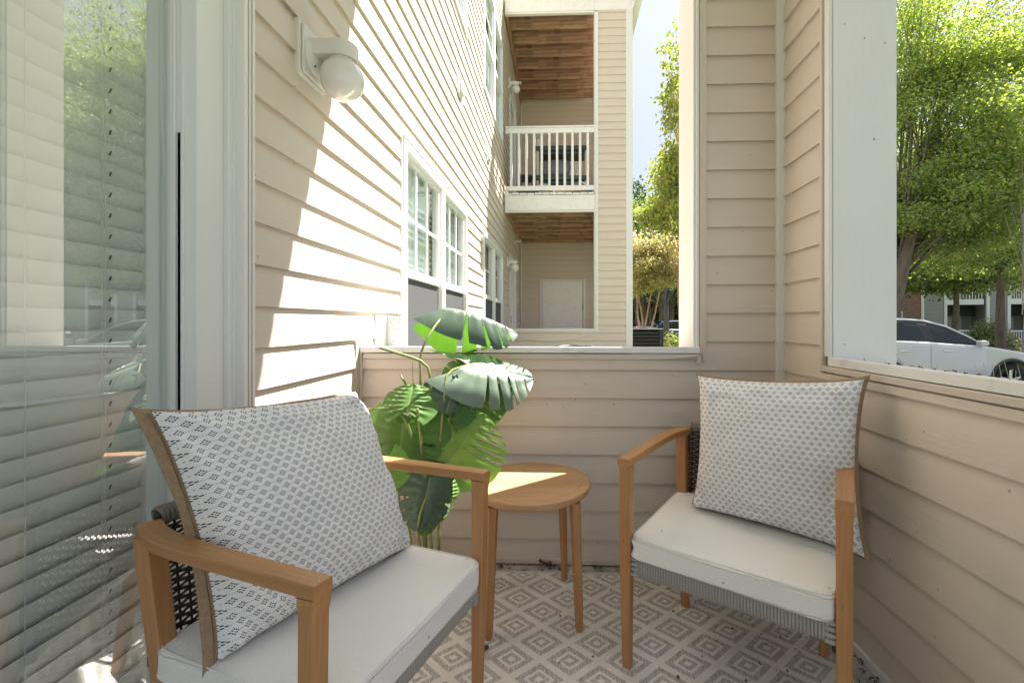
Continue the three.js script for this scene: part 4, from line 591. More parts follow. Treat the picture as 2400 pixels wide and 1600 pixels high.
// ------------------------------------------------------------------ outside: air conditioners, cars, buildings
function condenser(label, pos, turn, w = 0.8, h = 0.86) {
  const t = thing('air_conditioner', label, 'air conditioner', pos, turn, 'condenser units by the building'), mB = M({ rgb: [0.022, 0.023, 0.025], roughness: 0.42 });
  part('cabinet', box(-w / 2 + 0.05, w / 2 - 0.05, 0.06, h - 0.05, -w / 2 + 0.05, w / 2 - 0.05, 0.03), mDark, t);
  for (let k = 0; k < 9; k++) { const y = 0.1 + k * (h - 0.2) / 8.4; part('louvre', [box(-w / 2, w / 2, y, y + 0.042, w / 2 - 0.035, w / 2, 0.012), box(-w / 2, w / 2, y, y + 0.042, -w / 2, -w / 2 + 0.035, 0.012), box(-w / 2, -w / 2 + 0.035, y, y + 0.042, -w / 2 + 0.036, w / 2 - 0.036, 0.012), box(w / 2 - 0.035, w / 2, y, y + 0.042, -w / 2 + 0.036, w / 2 - 0.036, 0.012)], mB, t); }
  for (const x of [-1, 1]) for (const z of [-1, 1]) part('corner_post', box(x * (w / 2 - 0.02) - 0.028, x * (w / 2 - 0.02) + 0.028, 0.02, h - 0.02, z * (w / 2 - 0.02) - 0.028, z * (w / 2 - 0.02) + 0.028, 0.012), mB, t);
  part('lid', box(-w / 2 - 0.01, w / 2 + 0.01, h - 0.05, h - 0.012, -w / 2 - 0.01, w / 2 + 0.01, 0.016), mB, t);
  const ribs = []; for (let k = 0; k < 36; k++) { const a = k / 36 * 2 * Math.PI; ribs.push(tube([[Math.cos(a) * w * 0.43, h - 0.012, Math.sin(a) * w * 0.43], [Math.cos(a) * w * 0.3, h + 0.022, Math.sin(a) * w * 0.3], [Math.cos(a) * w * 0.07, h + 0.03, Math.sin(a) * w * 0.07]], 0.0035, 6, 5)); }
  for (const r of [0.43, 0.33, 0.22, 0.1]) { const g = new THREE.TorusGeometry(w * r, 0.004, 6, 48); g.rotateX(Math.PI / 2); g.translate(0, h + (r > 0.4 ? -0.008 : 0.02), 0); ribs.push(g); }
  tag(part('fan_grille', ribs, mB, t), null, null, null, 'stuff');
  part('pad', box(-w / 2 - 0.08, w / 2 + 0.08, -0.12, 0.02, -w / 2 - 0.08, w / 2 + 0.08, 0.01), mConcrete, t);
}
condenser('black air conditioner unit with louvred sides under the crape myrtle', [at(1507, 760, 10.6).x, 0.02, at(1507, 760, 10.6).z], 0.05, 0.76, 0.88);
condenser('black air conditioner unit just beyond the sill, only its fan guard showing', [0.14, -0.12, -4.35], 0, 0.62, 0.90);

function car(name, label, pos, turn, body, o = {}) {
  const t = thing(name, label, 'car', pos, turn), W = 0.9, mP = paint(body), mCl = M({ rgb: [0.03, 0.031, 0.034], roughness: 0.6 }), mGl = M({ rgb: [0.012, 0.018, 0.017], roughness: 0.03, ior: 1.45 }), mRim = M({ rgb: [0.55, 0.56, 0.58], metalness: 1, roughness: 0.3 }), mTy = M({ rgb: [0.018, 0.018, 0.019], roughness: 0.85 }), mCh = M({ rgb: [0.75, 0.76, 0.78], metalness: 1, roughness: 0.12 });
  const wb = 2.65, rw = 0.35;
  // side outline of the lower body, then the cabin tapering in above the belt line
  const belt = [[-0.92, 0.98], [-0.75, 1.19], [0.0, 1.20], [0.9, 1.165], [1.6, 1.12], [2.02, 1.09]];
  const S = new THREE.Shape(); S.moveTo(-0.98, 0.32); S.lineTo(-rw - 0.07, 0.30); S.absarc(0, rw, rw + 0.075, Math.PI + 0.12, -0.12, true); S.lineTo(wb - rw - 0.08, 0.28); S.absarc(wb, rw, rw + 0.075, Math.PI + 0.12, -0.12, true); S.lineTo(wb + 0.72, 0.28); S.quadraticCurveTo(wb + 0.86, 0.34, wb + 0.85, 0.58); S.quadraticCurveTo(wb + 0.82, 0.76, wb + 0.62, 0.86); S.quadraticCurveTo(wb + 0.1, 0.99, 2.1, 1.075); S.lineTo(2.02, 1.09); S.lineTo(1.6, 1.12); S.lineTo(0.9, 1.165); S.lineTo(0, 1.20); S.lineTo(-0.75, 1.19); S.quadraticCurveTo(-0.98, 1.0, -1.02, 0.72); S.lineTo(-0.98, 0.32);
  const bg = new THREE.ExtrudeGeometry(S, { depth: 2 * W - 0.16, bevelEnabled: true, bevelThickness: 0.08, bevelSize: 0.055, bevelOffset: -0.055, bevelSegments: 5, curveSegments: 24 }); bg.translate(0, 0, -W + 0.08); part('body', toCreasedNormals(bg, 0.5), mP, t);
  const roof = [[-0.78, 1.19], [-0.62, 1.46], [-0.40, 1.60], [0.1, 1.655], [0.6, 1.66], [1.0, 1.63], [1.42, 1.50], [1.84, 1.27], [2.12, 1.085]];
  const zAt = (y) => 0.845 - 0.34 * Math.max(0, y - 1.12) - 0.28 * Math.max(0, y - 1.5);
  const rg = []; roof.forEach(([x, y], i) => { rg.push([...Array(13)].map((_, k) => { const q = k / 12, z = lerp(zAt(y), -zAt(y), q); return V(x, y + 0.035 * Math.sin(q * Math.PI) * (i > 1 && i < 7 ? 1 : 0.4), z); })); });
  part('roof', loft(rg.slice(2, 7), false, 0.9).index ? rg : (() => { const g = grid(12, 40, (s, v) => { const f = 2 + v * 4.0, i = Math.min(6, Math.floor(f)), w = f - i, A = roof[i], B = roof[Math.min(7, i + 1)], x = lerp(A[0], B[0], w), y = lerp(A[1], B[1], w); return [V(x, y + 0.03 * Math.sin(s * Math.PI), lerp(zAt(y), -zAt(y), s))]; }); return g; })(), mP, t);
  const seg = (i0, i1) => grid(10, 8, (s, v) => { const A = roof[i0], B = roof[i1], y = lerp(A[1], B[1], v), x = lerp(A[0], B[0], v); return [V(x, y, lerp(zAt(y), -zAt(y), s) * 0.985)]; });
  part('windscreen', seg(6, 8), mGl, t); part('rear_window', seg(0, 2), mGl, t);
  for (const s of [-1, 1]) {
    const poly = (pts, off, d = 0.012) => { const sh = new THREE.Shape(pts.map(([x, y]) => new THREE.Vector2(x, y))), g = new THREE.ExtrudeGeometry(sh, { depth: d, bevelEnabled: true, bevelSize: 0.004, bevelThickness: 0.003, bevelSegments: 1, bevelOffset: -0.004 }), p = g.attributes.position; for (let i = 0; i < p.count; i++) { const y = p.getY(i); p.setZ(i, s * (zAt(y) + off + p.getZ(i))); } g.computeVertexNormals(); return g; };
    part('side_frame', poly([[-0.76, 1.185], [-0.60, 1.45], [-0.38, 1.585], [0.1, 1.635], [0.6, 1.64], [1.0, 1.61], [1.42, 1.485], [1.84, 1.255], [2.08, 1.09], [1.6, 1.10], [0.9, 1.14], [0, 1.175]], -0.03, 0.03), mCl, t);
    part('roof_rail', poly([[-0.60, 1.462], [-0.38, 1.60], [0.1, 1.652], [0.6, 1.657], [1.0, 1.627], [1.42, 1.50], [1.86, 1.265], [2.0, 1.165], [1.955, 1.165], [1.80, 1.262], [1.38, 1.478], [0.98, 1.595], [0.6, 1.622], [0.1, 1.617], [-0.36, 1.567], [-0.56, 1.44]], -0.008, 0.018), mP, t);
    part('side_window', poly([[0.16, 1.20], [0.17, 1.575], [0.55, 1.585], [0.82, 1.575], [0.90, 1.18]], 0.002, 0.006), mGl, t); part('side_window', poly([[1.08, 1.17], [1.02, 1.565], [1.36, 1.475], [1.76, 1.265], [1.93, 1.13], [1.6, 1.14]], 0.002, 0.006), mGl, t); part('side_window', poly([[-0.5, 1.22], [-0.42, 1.42], [-0.25, 1.53], [0.08, 1.565], [0.08, 1.21]], 0.002, 0.006), mGl, t);
    const door = (name, pts) => { const sh = new THREE.Shape(pts.map(([x, y]) => new THREE.Vector2(x, y))), g = new THREE.ExtrudeGeometry(sh, { depth: 0.014, bevelEnabled: true, bevelSize: 0.006, bevelThickness: 0.006, bevelOffset: -0.006, bevelSegments: 2 }); if (s < 0) g.scale(1, 1, -1); g.translate(0, 0, s * (W - 0.004)); const d = node(name, t), m = part('panel', toCreasedNormals(g, 0.6), mP, d); return d; };
    const rd = door('rear_door', [[0.18, 0.92], [0.40, 0.62], [0.47, 0.36], [0.925, 0.36], [0.925, 1.09], [0.16, 1.12]]), fd = door('front_door', [[0.94, 0.36], [1.98, 0.36], [2.10, 0.62], [2.08, 1.02], [1.6, 1.055], [0.94, 1.088]]);
    for (const [d, x] of [[rd, 0.36], [fd, 1.28]]) part('handle', box(x - 0.1, x + 0.1, 0.965, 0.992, s * W + (s > 0 ? 0.014 : -0.04), s * W + (s > 0 ? 0.04 : -0.014), 0.012), mCh, d);
    for (const x of [0, wb]) { const a = new THREE.TorusGeometry(rw + 0.085, 0.035, 8, 36, Math.PI * 1.06); a.scale(1, 1, 0.9); a.rotateZ(-0.09); a.translate(x, rw, s * (W - 0.005)); part('wheel_arch', a, mCl, t);
      const wn = node('wheel', t), ty = new THREE.TorusGeometry(rw - 0.075, 0.085, 12, 40); ty.scale(1, 1, 1.25); ty.translate(x, rw, s * (W - 0.12)); part('tyre', ty, mTy, wn); const rim = [new THREE.CylinderGeometry(0.055, 0.055, 0.03, 20).rotateX(Math.PI / 2).translate(x, rw, s * (W - 0.045))]; for (let k = 0; k < 5; k++) { const b = box(-0.028, 0.028, 0.04, 0.245, -0.012, 0.012, 0.008); b.rotateZ(k * 2 * Math.PI / 5); b.translate(x, rw, s * (W - 0.05)); rim.push(b); } rim.push(new THREE.TorusGeometry(0.235, 0.016, 8, 40).translate(x, rw, s * (W - 0.05))); part('rim', rim, mRim, wn); }
    part('rocker_cladding', box(rw + 0.1, wb - rw - 0.1, 0.26, 0.345, s * (W + 0.012), s * (W - 0.03), 0.012), mCl, t);
    part('mirror', [box(1.86, 2.02, 1.08, 1.2, s * 0.9, s * 1.06, 0.04), box(1.95, 2.03, 1.07, 1.1, s * 0.82, s * 0.92, 0.01)], o.mirror ?? mP, t);
    part('headlight', box(wb + 0.50, wb + 0.80, 0.72, 0.84, s * 0.62, s * 0.865, 0.04), M({ rgb: [0.8, 0.82, 0.84], roughness: 0.05, clearcoat: 1 }), t); part('tail_light', box(-1.0, -0.80, 0.88, 1.08, s * 0.62, s * 0.875, 0.03), M({ rgb: [0.35, 0.02, 0.015], roughness: 0.1, clearcoat: 1 }), t);
  }
  part('underbody', box(-0.85, wb + 0.7, 0.2, 0.32, -0.8, 0.8, 0.02), mCl, t);
  return t;
}
car('parked_car', 'silver parked sport utility car seen over the right sill', [6.78, -0.54, -10.42], 0.037, [0.46, 0.475, 0.50]);
car('parked_car', 'white parked car half hidden behind the trunk at the right edge', [21.2, -0.54, -18.6], 0.25, [0.7, 0.7, 0.69]);
car('parked_car', 'blue parked car beyond the hedge by the air conditioner', [6.0, -0.54, -25.5], 0.1, [0.05, 0.09, 0.17]);
car('parked_car', 'dark blue car far down the lane between the trunks', [7.4, -0.54, -36], 1.5, [0.05, 0.07, 0.14]);
{ // apartment house across the lot
  const cz = -31, b = thing('apartment_house', 'brick and grey siding apartment house behind the silver car', 'building', [30.2, -0.6, cz], -0.32), mBrick = M({ map: tex(512, 512, (u, v) => { const r = Math.floor(v * 32), x = u * 16 + (r % 2) * 0.5, j = (v * 32 % 1 < 0.16) || (x % 1 < 0.07); const h = hash(Math.floor(x) % 16, r, 5); return j ? [0.34, 0.30, 0.27] : mul([0.24, 0.105, 0.085], 0.75 + 0.5 * h); }, 2.4), roughness: 0.9 }), mGrey = M({ map: tex(64, 256, (u, v) => mul([0.33, 0.325, 0.315], v * 24 % 1 < 0.12 ? 0.6 : 1), 2.6), roughness: 0.8 });
  part('brick_wall', box(-13, -4.7, 0, 9.2, -8, 0), mBrick, b); part('siding_wall', [box(-4.7, -3.4, 0, 9.2, -8, 0.0), box(-1.1, 0.0, 0, 9.2, -8, 0), box(1.7, 3.0, 0, 9.2, -8, 0), box(5.2, 6.6, 0, 9.2, -8, 0), box(-3.4, 5.2, 0, 9.2, -8, -2.0)], mGrey, b);
  part('roof', loft([[-13.5, 9.2], [-13.5, 9.5], [-8, 12]].map(([x, y], i) => [V(-13.5 + (i > 1 ? 4 : 0), y, 0.5 - (i > 1 ? 4 : 0)), V(7.1 - (i > 1 ? 4 : 0), y, 0.5 - (i > 1 ? 4 : 0)), V(7.1 - (i > 1 ? 4 : 0), y, -8.5 + (i > 1 ? 4 : 0)), V(-13.5 + (i > 1 ? 4 : 0), y, -8.5 + (i > 1 ? 4 : 0))]), true, 0.2), M({ rgb: [0.1, 0.095, 0.09], roughness: 0.9 }), b);
  for (const x of [-4.75, -3.45, -1.15, -0.05, 1.65, 2.95, 5.15]) part('corner_trim', box(x, x + 0.16, 0, 9.2, -0.1, 0.06), mVinyl, b);
  for (const x of [-3.28, 0.12, 3.12]) { const w = x > 0 && x < 1 ? 1.5 : 2.0; for (const y of [0.1, 3.1, 6.1]) { part('balcony_slab', box(x, x + w, y + 2.75, y + 3.05, -2, 0.02), mVinyl, b); const rl = node('balcony_railing', b); part('rail', [box(x, x + w, y + 0.9, y + 1.0, -0.06, 0.0), box(x, x + w, y + 0.05, y + 0.12, -0.06, 0)], mVinyl, rl); part('balusters', [...Array(12)].map((_, k) => box(x + 0.05 + k * w / 12, x + 0.09 + k * w / 12, y + 0.12, y + 0.9, -0.05, -0.01)), mVinyl, rl); part('dark_recess', box(x, x + w, y + 2.0, y + 2.74, -1.98, -1.2), mDark, b); part('balcony_door', box(x + 0.3, x + w - 0.4, y + 0.05, y + 2.0, -1.99, -1.94), mRoomPale, b); } }
  for (const x of [-12, -9.6, -6.9]) for (const y of [0.9, 3.9, 6.9]) { const w = node('window', b); part('frame', [box(x - 0.06, x, y, y + 1.5, -0.05, 0.05), box(x + 1.0, x + 1.06, y, y + 1.5, -0.05, 0.05), box(x, x + 1.0, y + 1.44, y + 1.5, -0.05, 0.05), box(x, x + 1.0, y, y + 0.07, -0.05, 0.06), box(x, x + 1.0, y + 0.72, y + 0.78, -0.05, 0.04), box(x + 0.48, x + 0.53, y + 0.07, y + 1.44, -0.05, 0.035)], mVinyl, w); part('pane', box(x, x + 1.0, y + 0.07, y + 1.44, 0.005, 0.012), M({ rgb: [0.12, 0.15, 0.18], roughness: 0.05, clearcoat: 1 }), w); }
}

// ------------------------------------------------------------------ trees and shrubs
function leafGeo(l, w, fold = 0.25) { const g = new THREE.BufferGeometry(), v = [[0, 0, 0], [l * 0.32, fold * w, w * 0.5], [l * 0.32, fold * w, -w * 0.5], [l * 0.68, fold * w * 0.8 - l * 0.04, w * 0.42], [l * 0.68, fold * w * 0.8 - l * 0.04, -w * 0.42], [l, -l * 0.16, 0], [l * 0.36, 0, 0], [l * 0.7, -l * 0.05, 0]]; g.setAttribute('position', new THREE.Float32BufferAttribute(v.flat(), 3)); g.setIndex([0, 6, 1, 0, 2, 6, 6, 7, 3, 6, 3, 1, 6, 4, 7, 6, 2, 4, 7, 5, 3, 7, 4, 5]); g.computeVertexNormals(); return g; }
const tmpM = new THREE.Matrix4(), tmpQ = new THREE.Quaternion(), tmpE = new THREE.Euler();
function leaves(name, parent, pts, geo, mat, r, tint, size = [0.7, 1.3], hang = 0.3) {
  const im = new THREE.InstancedMesh(geo, mat, pts.length), c = new THREE.Color();
  pts.forEach((p, i) => { tmpE.set((r() - 0.5) * 1.9, r() * 6.283, -hang + (r() - 0.5) * 1.5); tmpQ.setFromEuler(tmpE); const s = lerp(size[0], size[1], r()); tmpM.compose(p, tmpQ, V(s, s, s)); im.setMatrixAt(i, tmpM); const k = 0.62 + 0.75 * r(), y = r(); c.setRGB(k * lerp(1, tint, y * y), k * lerp(1, 1 + (tint - 1) * 0.35, y * y), k); im.setColorAt(i, c); });
  im.name = name; im.castShadow = im.receiveShadow = true; parent.add(im); im.userData.kind = 'stuff'; return im;
}
// o: trunk base, trunk top, girth, crown ellipsoids, number of limbs, leaves
function tree(name, label, o, group) {
  const t = thing(name, label, 'tree', [0, 0, 0], 0, group), r = R(o.seed), pts = [], wood = [];
  const base = V(...o.base), tops = o.tops.map((q) => V(...q)), twigs = [];
  for (const top of tops) { const mid = base.clone().lerp(top, 0.5).add(V((r() - 0.5) * 0.3, 0, (r() - 0.5) * 0.3).multiplyScalar(o.wob ?? 1)); wood.push(tube([base.clone().add(V(0, -0.3, 0)), base.clone().lerp(mid, 0.5).add(V((r() - 0.5) * 0.1, 0, (r() - 0.5) * 0.1)), mid, top], o.girth, 18, 9, o.girth * 0.35)); }
  const limbs = [];
  for (const [c, e, nL, nLeaf, clump] of o.crowns) {
    const C = V(...c), clumps = [];
    for (let k = 0; k < nL; k++) {
      let v; do { v = V(r() * 2 - 1, r() * 2 - 1, r() * 2 - 1); } while (v.length() > 1 || v.length() < 0.3); const end = C.clone().add(V(v.x * e[0], v.y * e[1], v.z * e[2]));
      const top = tops[Math.floor(r() * tops.length)], f = (o.limbFrom ?? 0.35) + (0.97 - (o.limbFrom ?? 0.35)) * r(), st = base.clone().lerp(top, Math.min(1, f + (o.low ?? 0)));
      const m = st.clone().lerp(end, 0.55).add(V(0, (r() - 0.2) * 0.25 * e[1], 0)); limbs.push(tube([st, m, end], o.girth * lerp(0.24, 0.12, f), 12, 5, o.girth * 0.02)); twigs.push(end, m.clone().lerp(end, 0.5), m);
      clumps.push(end, m.clone().lerp(end, 0.6));
      for (let q = 0; q < 3; q++) { const e2 = m.clone().lerp(end, 0.3 + 0.6 * r()).add(V((r() - 0.5) * e[0] * 0.7, (r() - 0.4) * e[1] * 0.5, (r() - 0.5) * e[2] * 0.7)); limbs.push(tube([m.clone().lerp(end, 0.2 + 0.5 * r()), e2], o.girth * 0.03, 4, 4, o.girth * 0.01)); clumps.push(e2); }
    }
    for (let i = 0; i < nLeaf; i++) { const q = clumps[Math.floor(r() * clumps.length)], s = clump * (0.5 + r()); let v; do { v = V(r() * 2 - 1, r() * 2 - 1, r() * 2 - 1); } while (v.length() > 1); pts.push(q.clone().add(V(v.x * s, v.y * s * 0.55, v.z * s))); }
  }
  part('trunk', wood, o.bark, t); if (limbs.length) tag(part('limbs', limbs, o.bark, t), null, null, null, 'stuff');
  leaves('crown', t, pts, o.leaf, o.mat, r, o.tint ?? 1.8, o.size, o.hang);
  if (o.flowers) { const f = [], C = o.crowns[0]; for (let i = 0; i < o.flowers; i++) { const a = r() * 6.283, q = 0.75 + 0.35 * r(), h = r(); const p = V(C[0][0] + Math.cos(a) * C[1][0] * q * Math.sqrt(1 - h * h * 0.8), C[0][1] + C[1][1] * (h * 1.1 - 0.05), C[0][2] + Math.sin(a) * C[1][2] * q * Math.sqrt(1 - h * h * 0.8)); for (let k = 0; k < 16; k++) f.push(p.clone().add(V((r() - 0.5) * 0.12, (r() - 0.3) * 0.24, (r() - 0.5) * 0.12))); } leaves('blossom', t, f, leafGeo(0.045, 0.045), M({ rgb: [0.72, 0.66, 0.62], roughness: 0.9, transmission: 0.3, thickness: 0 }), r, 1.1); }
  return t;
}
const lfBig = leafGeo(0.095, 0.058), lfMid = leafGeo(0.11, 0.07), lfFar = leafGeo(0.2, 0.13), lfWood = leafGeo(0.34, 0.22);
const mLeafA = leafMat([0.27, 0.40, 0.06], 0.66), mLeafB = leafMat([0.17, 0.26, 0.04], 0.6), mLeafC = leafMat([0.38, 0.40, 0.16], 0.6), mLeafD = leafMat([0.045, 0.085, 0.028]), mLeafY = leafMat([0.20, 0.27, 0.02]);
const P = (px, py, d) => at(px, py, d).toArray();
// seen through the right opening
tree('maple_tree', 'large leafy tree with dark leaning limbs filling the right opening', { seed: 11, base: [9.2, -0.5, -13.2], tops: [P(2120, 420, 15.8), P(2165, 330, 15.4), P(2235, 120, 15.2)], girth: 0.2, bark: mBark, leaf: lfBig, mat: mLeafA, tint: 2.0, crowns: [[P(2250, 300, 15.2), [4.2, 3.8, 2.6], 60, 56000, 0.75], [P(2230, 20, 15.2), [3.2, 2.4, 2.2], 26, 13000, 0.7], [P(2330, 470, 13.5), [2.4, 1.3, 1.8], 22, 21000, 0.6], [P(2160, 560, 14.2), [2.1, 1.0, 1.6], 20, 21000, 0.6]] }, 'trees beyond the parked car');
tree('oak_tree', 'dark straight trunk with a wide low crown right of the silver car', { limbFrom: 0.72, seed: 21, base: [...P(2350, 830, 18).slice(0, 1), -0.5, P(2350, 830, 18)[2]], tops: [P(2346, 560, 18)], girth: 0.20, bark: mBark, leaf: lfMid, mat: mLeafA, tint: 1.9, crowns: [[P(2330, 560, 18), [4.0, 1.6, 3], 60, 22000, 0.6], [P(2360, 380, 18.5), [4, 2.6, 3], 50, 14000, 0.8]] }, 'trees beyond the parked car');
tree('oak_tree', 'slim trunk standing before the grey balconies of the far house', { limbFrom: 0.75, seed: 31, base: [P(2236, 800, 25)[0], -0.5, P(2236, 800, 25)[2]], tops: [P(2237, 620, 25)], girth: 0.20, bark: mBark, leaf: lfFar, mat: mLeafB, tint: 2.0, crowns: [[P(2200, 635, 25), [4.6, 1.35, 3], 60, 13000, 0.8], [P(2230, 480, 26), [5, 3, 4], 50, 9000, 1.0]] }, 'trees beyond the parked car');
tree('birch_tree', 'pale barked trunk at the right edge of the view', { seed: 41, base: [P(2396, 860, 11.5)[0], -0.5, P(2396, 860, 11.5)[2]], tops: [P(2399, 500, 11.6), P(2410, 300, 11.6)], girth: 0.062, bark: mBarkPale, leaf: lfBig, mat: mLeafA, tint: 2, crowns: [[P(2480, 330, 12), [1.8, 2.4, 1.8], 30, 9000, 0.5]] }, 'trees beyond the parked car');
// a tall tree in the sun's way, out of frame to the right: it shades the right opening
tree('shade_tree', 'tall dense tree standing right of the patio, shading it', { seed: 51, base: [7.6, -0.5, -3.2], tops: [[6.9, 10.5, -4.2], [6.5, 11.5, -4.7]], girth: 0.24, bark: mBark, leaf: leafGeo(0.15, 0.11), mat: mLeafB, tint: 1.6, crowns: [[[6.95, 12.2, -4.0], [1.75, 2.5, 1.75], 110, 52000, 0.45]] });
// seen through the gap between the far block and the pillar
tree('crape_myrtle', 'near crape myrtle with upright leafy sprays beside the pillar', { seed: 61, base: [P(1602, 800, 8.2)[0], -0.1, P(1602, 800, 8.2)[2]], tops: [P(1600, 560, 8.2), P(1625, 400, 8.2), P(1612, 250, 8.0)], girth: 0.06, bark: mBarkTan, leaf: leafGeo(0.08, 0.036), mat: leafMat([0.26, 0.36, 0.06], 0.6), tint: 1.8, hang: 0.5, crowns: [[P(1612, 440, 7.8), [0.55, 0.7, 0.7], 26, 5200, 0.24], [P(1588, 235, 7.2), [0.42, 0.26, 0.5], 14, 1100, 0.14], [P(1594, 110, 7.2), [0.30, 0.40, 0.4], 10, 750, 0.12], [P(1580, 330, 7.6), [0.32, 0.26, 0.4], 12, 1100, 0.15], [P(1548, 490, 8.4), [0.42, 0.4, 0.5], 14, 2200, 0.22]] }, 'crape myrtles past the far block');
tree('crape_myrtle', 'low flowering crape myrtle with tan stems behind the air conditioner', { seed: 71, base: [P(1505, 800, 13)[0], -0.1, P(1505, 800, 13)[2]], tops: [P(1484, 640, 13), P(1535, 640, 13), P(1505, 620, 13.2), P(1552, 660, 13)], wob: 2.2, girth: 0.045, bark: mBarkTan, leaf: leafGeo(0.065, 0.036), mat: mLeafC, tint: 1.9, crowns: [[P(1525, 620, 13), [1.05, 0.85, 1.0], 60, 20000, 0.26]], flowers: 40, low: 0.3 }, 'crape myrtles past the far block');
tree('oak_tree', 'tall blue green tree rising behind the crape myrtles', { seed: 81, base: [P(1462, 800, 27)[0], -0.3, P(1462, 800, 27)[2]], tops: [P(1470, 500, 27)], girth: 0.24, bark: mBark, leaf: lfFar, mat: leafMat([0.05, 0.10, 0.045]), tint: 1.3, crowns: [[P(1475, 560, 27), [2.0, 3.4, 2.5], 60, 15000, 0.7], [P(1540, 600, 29), [2.2, 2.2, 2.5], 40, 8000, 0.7]] }, 'trees past the far block');
tree('oak_tree', 'thick grey trunk standing behind the hedge in the gap', { seed: 91, base: [P(1559, 800, 23)[0], -0.4, P(1559, 800, 23)[2]], tops: [P(1560, 560, 23)], girth: 0.19, bark: bark([0.16, 0.145, 0.13], 143), leaf: lfFar, mat: mLeafB, tint: 1.6, crowns: [[P(1590, 540, 23), [2.4, 2.2, 2.4], 50, 11000, 0.7]] }, 'trees past the far block');
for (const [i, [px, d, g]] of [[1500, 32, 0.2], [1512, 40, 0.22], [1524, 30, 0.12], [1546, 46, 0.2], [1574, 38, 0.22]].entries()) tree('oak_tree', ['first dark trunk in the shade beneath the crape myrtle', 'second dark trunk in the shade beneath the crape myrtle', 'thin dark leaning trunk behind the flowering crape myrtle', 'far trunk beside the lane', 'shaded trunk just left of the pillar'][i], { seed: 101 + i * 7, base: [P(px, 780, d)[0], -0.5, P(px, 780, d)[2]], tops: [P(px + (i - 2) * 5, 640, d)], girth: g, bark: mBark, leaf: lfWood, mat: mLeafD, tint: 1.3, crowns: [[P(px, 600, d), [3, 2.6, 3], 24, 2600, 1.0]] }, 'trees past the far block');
function bush(name, label, c, e, n, leaf, mat, seed, tint = 1.7, cat = 'shrub') {
  const t = thing(name, label, cat, c), r = R(seed), pts = [], lumps = [...Array(26)].map(() => { let v; do { v = V(r() * 2 - 1, r(), r() * 2 - 1); } while (v.length() > 1); return V(v.x * e[0] * 0.75, v.y * e[1] * 0.8, v.z * e[2] * 0.75); });
  for (let i = 0; i < n; i++) { const l = lumps[Math.floor(r() * lumps.length)]; let v; do { v = V(r() * 2 - 1, r() * 2 - 1, r() * 2 - 1); } while (v.length() > 1); const k = 0.42 * (0.7 + 0.5 * r()); pts.push(V(l.x + v.x * e[0] * k, Math.max(0.02, l.y + v.y * e[1] * k), l.z + v.z * e[2] * k)); }
  part('stems', lumps.slice(0, 14).map((l) => tube([[l.x * 0.1, -0.1, l.z * 0.1], [l.x * 0.6, l.y * 0.5, l.z * 0.6], [l.x, l.y, l.z]], 0.012, 5, 4, 0.004)), mBark, t); leaves('foliage', t, pts, leaf, mat, r, tint); return t;
}
bush('hedge', 'bright yellow green clipped hedge beside the air conditioner', [P(1585, 800, 12.2)[0], -0.1, P(1585, 800, 12.2)[2]], [0.72, 0.82, 0.6], 9000, leafGeo(0.05, 0.035), mLeafY, 201);
bush('hedge', 'pale leafy shrub behind the bonnet of the silver car', [P(2315, 800, 21)[0], -0.5, P(2315, 800, 21)[2]], [1.25, 1.5, 1.2], 9000, leafGeo(0.09, 0.06), leafMat([0.16, 0.20, 0.06]), 211);
bush('hedge', 'shaded green shrub beneath the brick wall of the far house', [P(2150, 800, 27)[0], -0.5, P(2150, 800, 27)[2]], [2.4, 1.1, 1.0], 6000, lfMid, mLeafB, 221);
{ // a wood that reads as one mass beyond everything
  const r = R(301), pts = []; for (let i = 0; i < 60000; i++) { const px = r() < 0.5 ? lerp(1440, 1660, r()) : lerp(2040, 2560, r()), d = lerp(50, 68, r()); const g = px < 1700; let y = 755 - (g ? lerp(-20, 210, Math.pow(r(), 0.85)) * (0.75 + 0.4 * vn(px * 0.02, 3, 999, 2)) : lerp(-20, 300, Math.pow(r(), 0.9)) * (0.75 + 0.4 * vn(px * 0.015, 3, 999, 2))); pts.push(at(px, y, d)); }
  const w = thing('far_wood', 'distant dense green wood closing the view behind the trees', 'wood', [0, 0, 0]); w.userData.kind = 'stuff'; leaves('foliage', w, pts, leafGeo(0.75, 0.5), leafMat([0.06, 0.10, 0.03]), r, 1.6);
}
{ // dry ornamental grass and mulch beyond the sill
  const r = R(311), blade = leafGeo(0.34, 0.012, 0.1), t = thing('ornamental_grass', 'dry tan and green grass tufts growing along the far patio wall', 'grass'), c = new THREE.Color(), n = 9000, im = new THREE.InstancedMesh(blade, leafMat([0.30, 0.24, 0.13], 0.3), n); t.userData.kind = 'stuff';
  const clumps = [...Array(70)].map(() => [lerp(0.6, 3.4, r()), lerp(-5.6, -9.2, r()), lerp(0.6, 1.25, r())]);
  for (let i = 0; i < n; i++) { const [x, z, s] = clumps[i % 70]; const a = r() * 6.283, q = r() * 0.12; tmpE.set(0, a, 0.75 + r() * 0.8); tmpQ.setFromEuler(tmpE); const k = s * lerp(1.2, 1.9, r()); tmpM.compose(V(x + Math.cos(a) * q, -0.1, z + Math.sin(a) * q), tmpQ, V(k, k, k)); im.setMatrixAt(i, tmpM); const g = r(); c.setRGB(lerp(1, 0.5, g * g), lerp(1, 0.85, g * g), lerp(1, 0.5, g)); im.setColorAt(i, c); }
  im.name = 'blades'; im.userData.kind = 'stuff'; t.add(im);
}
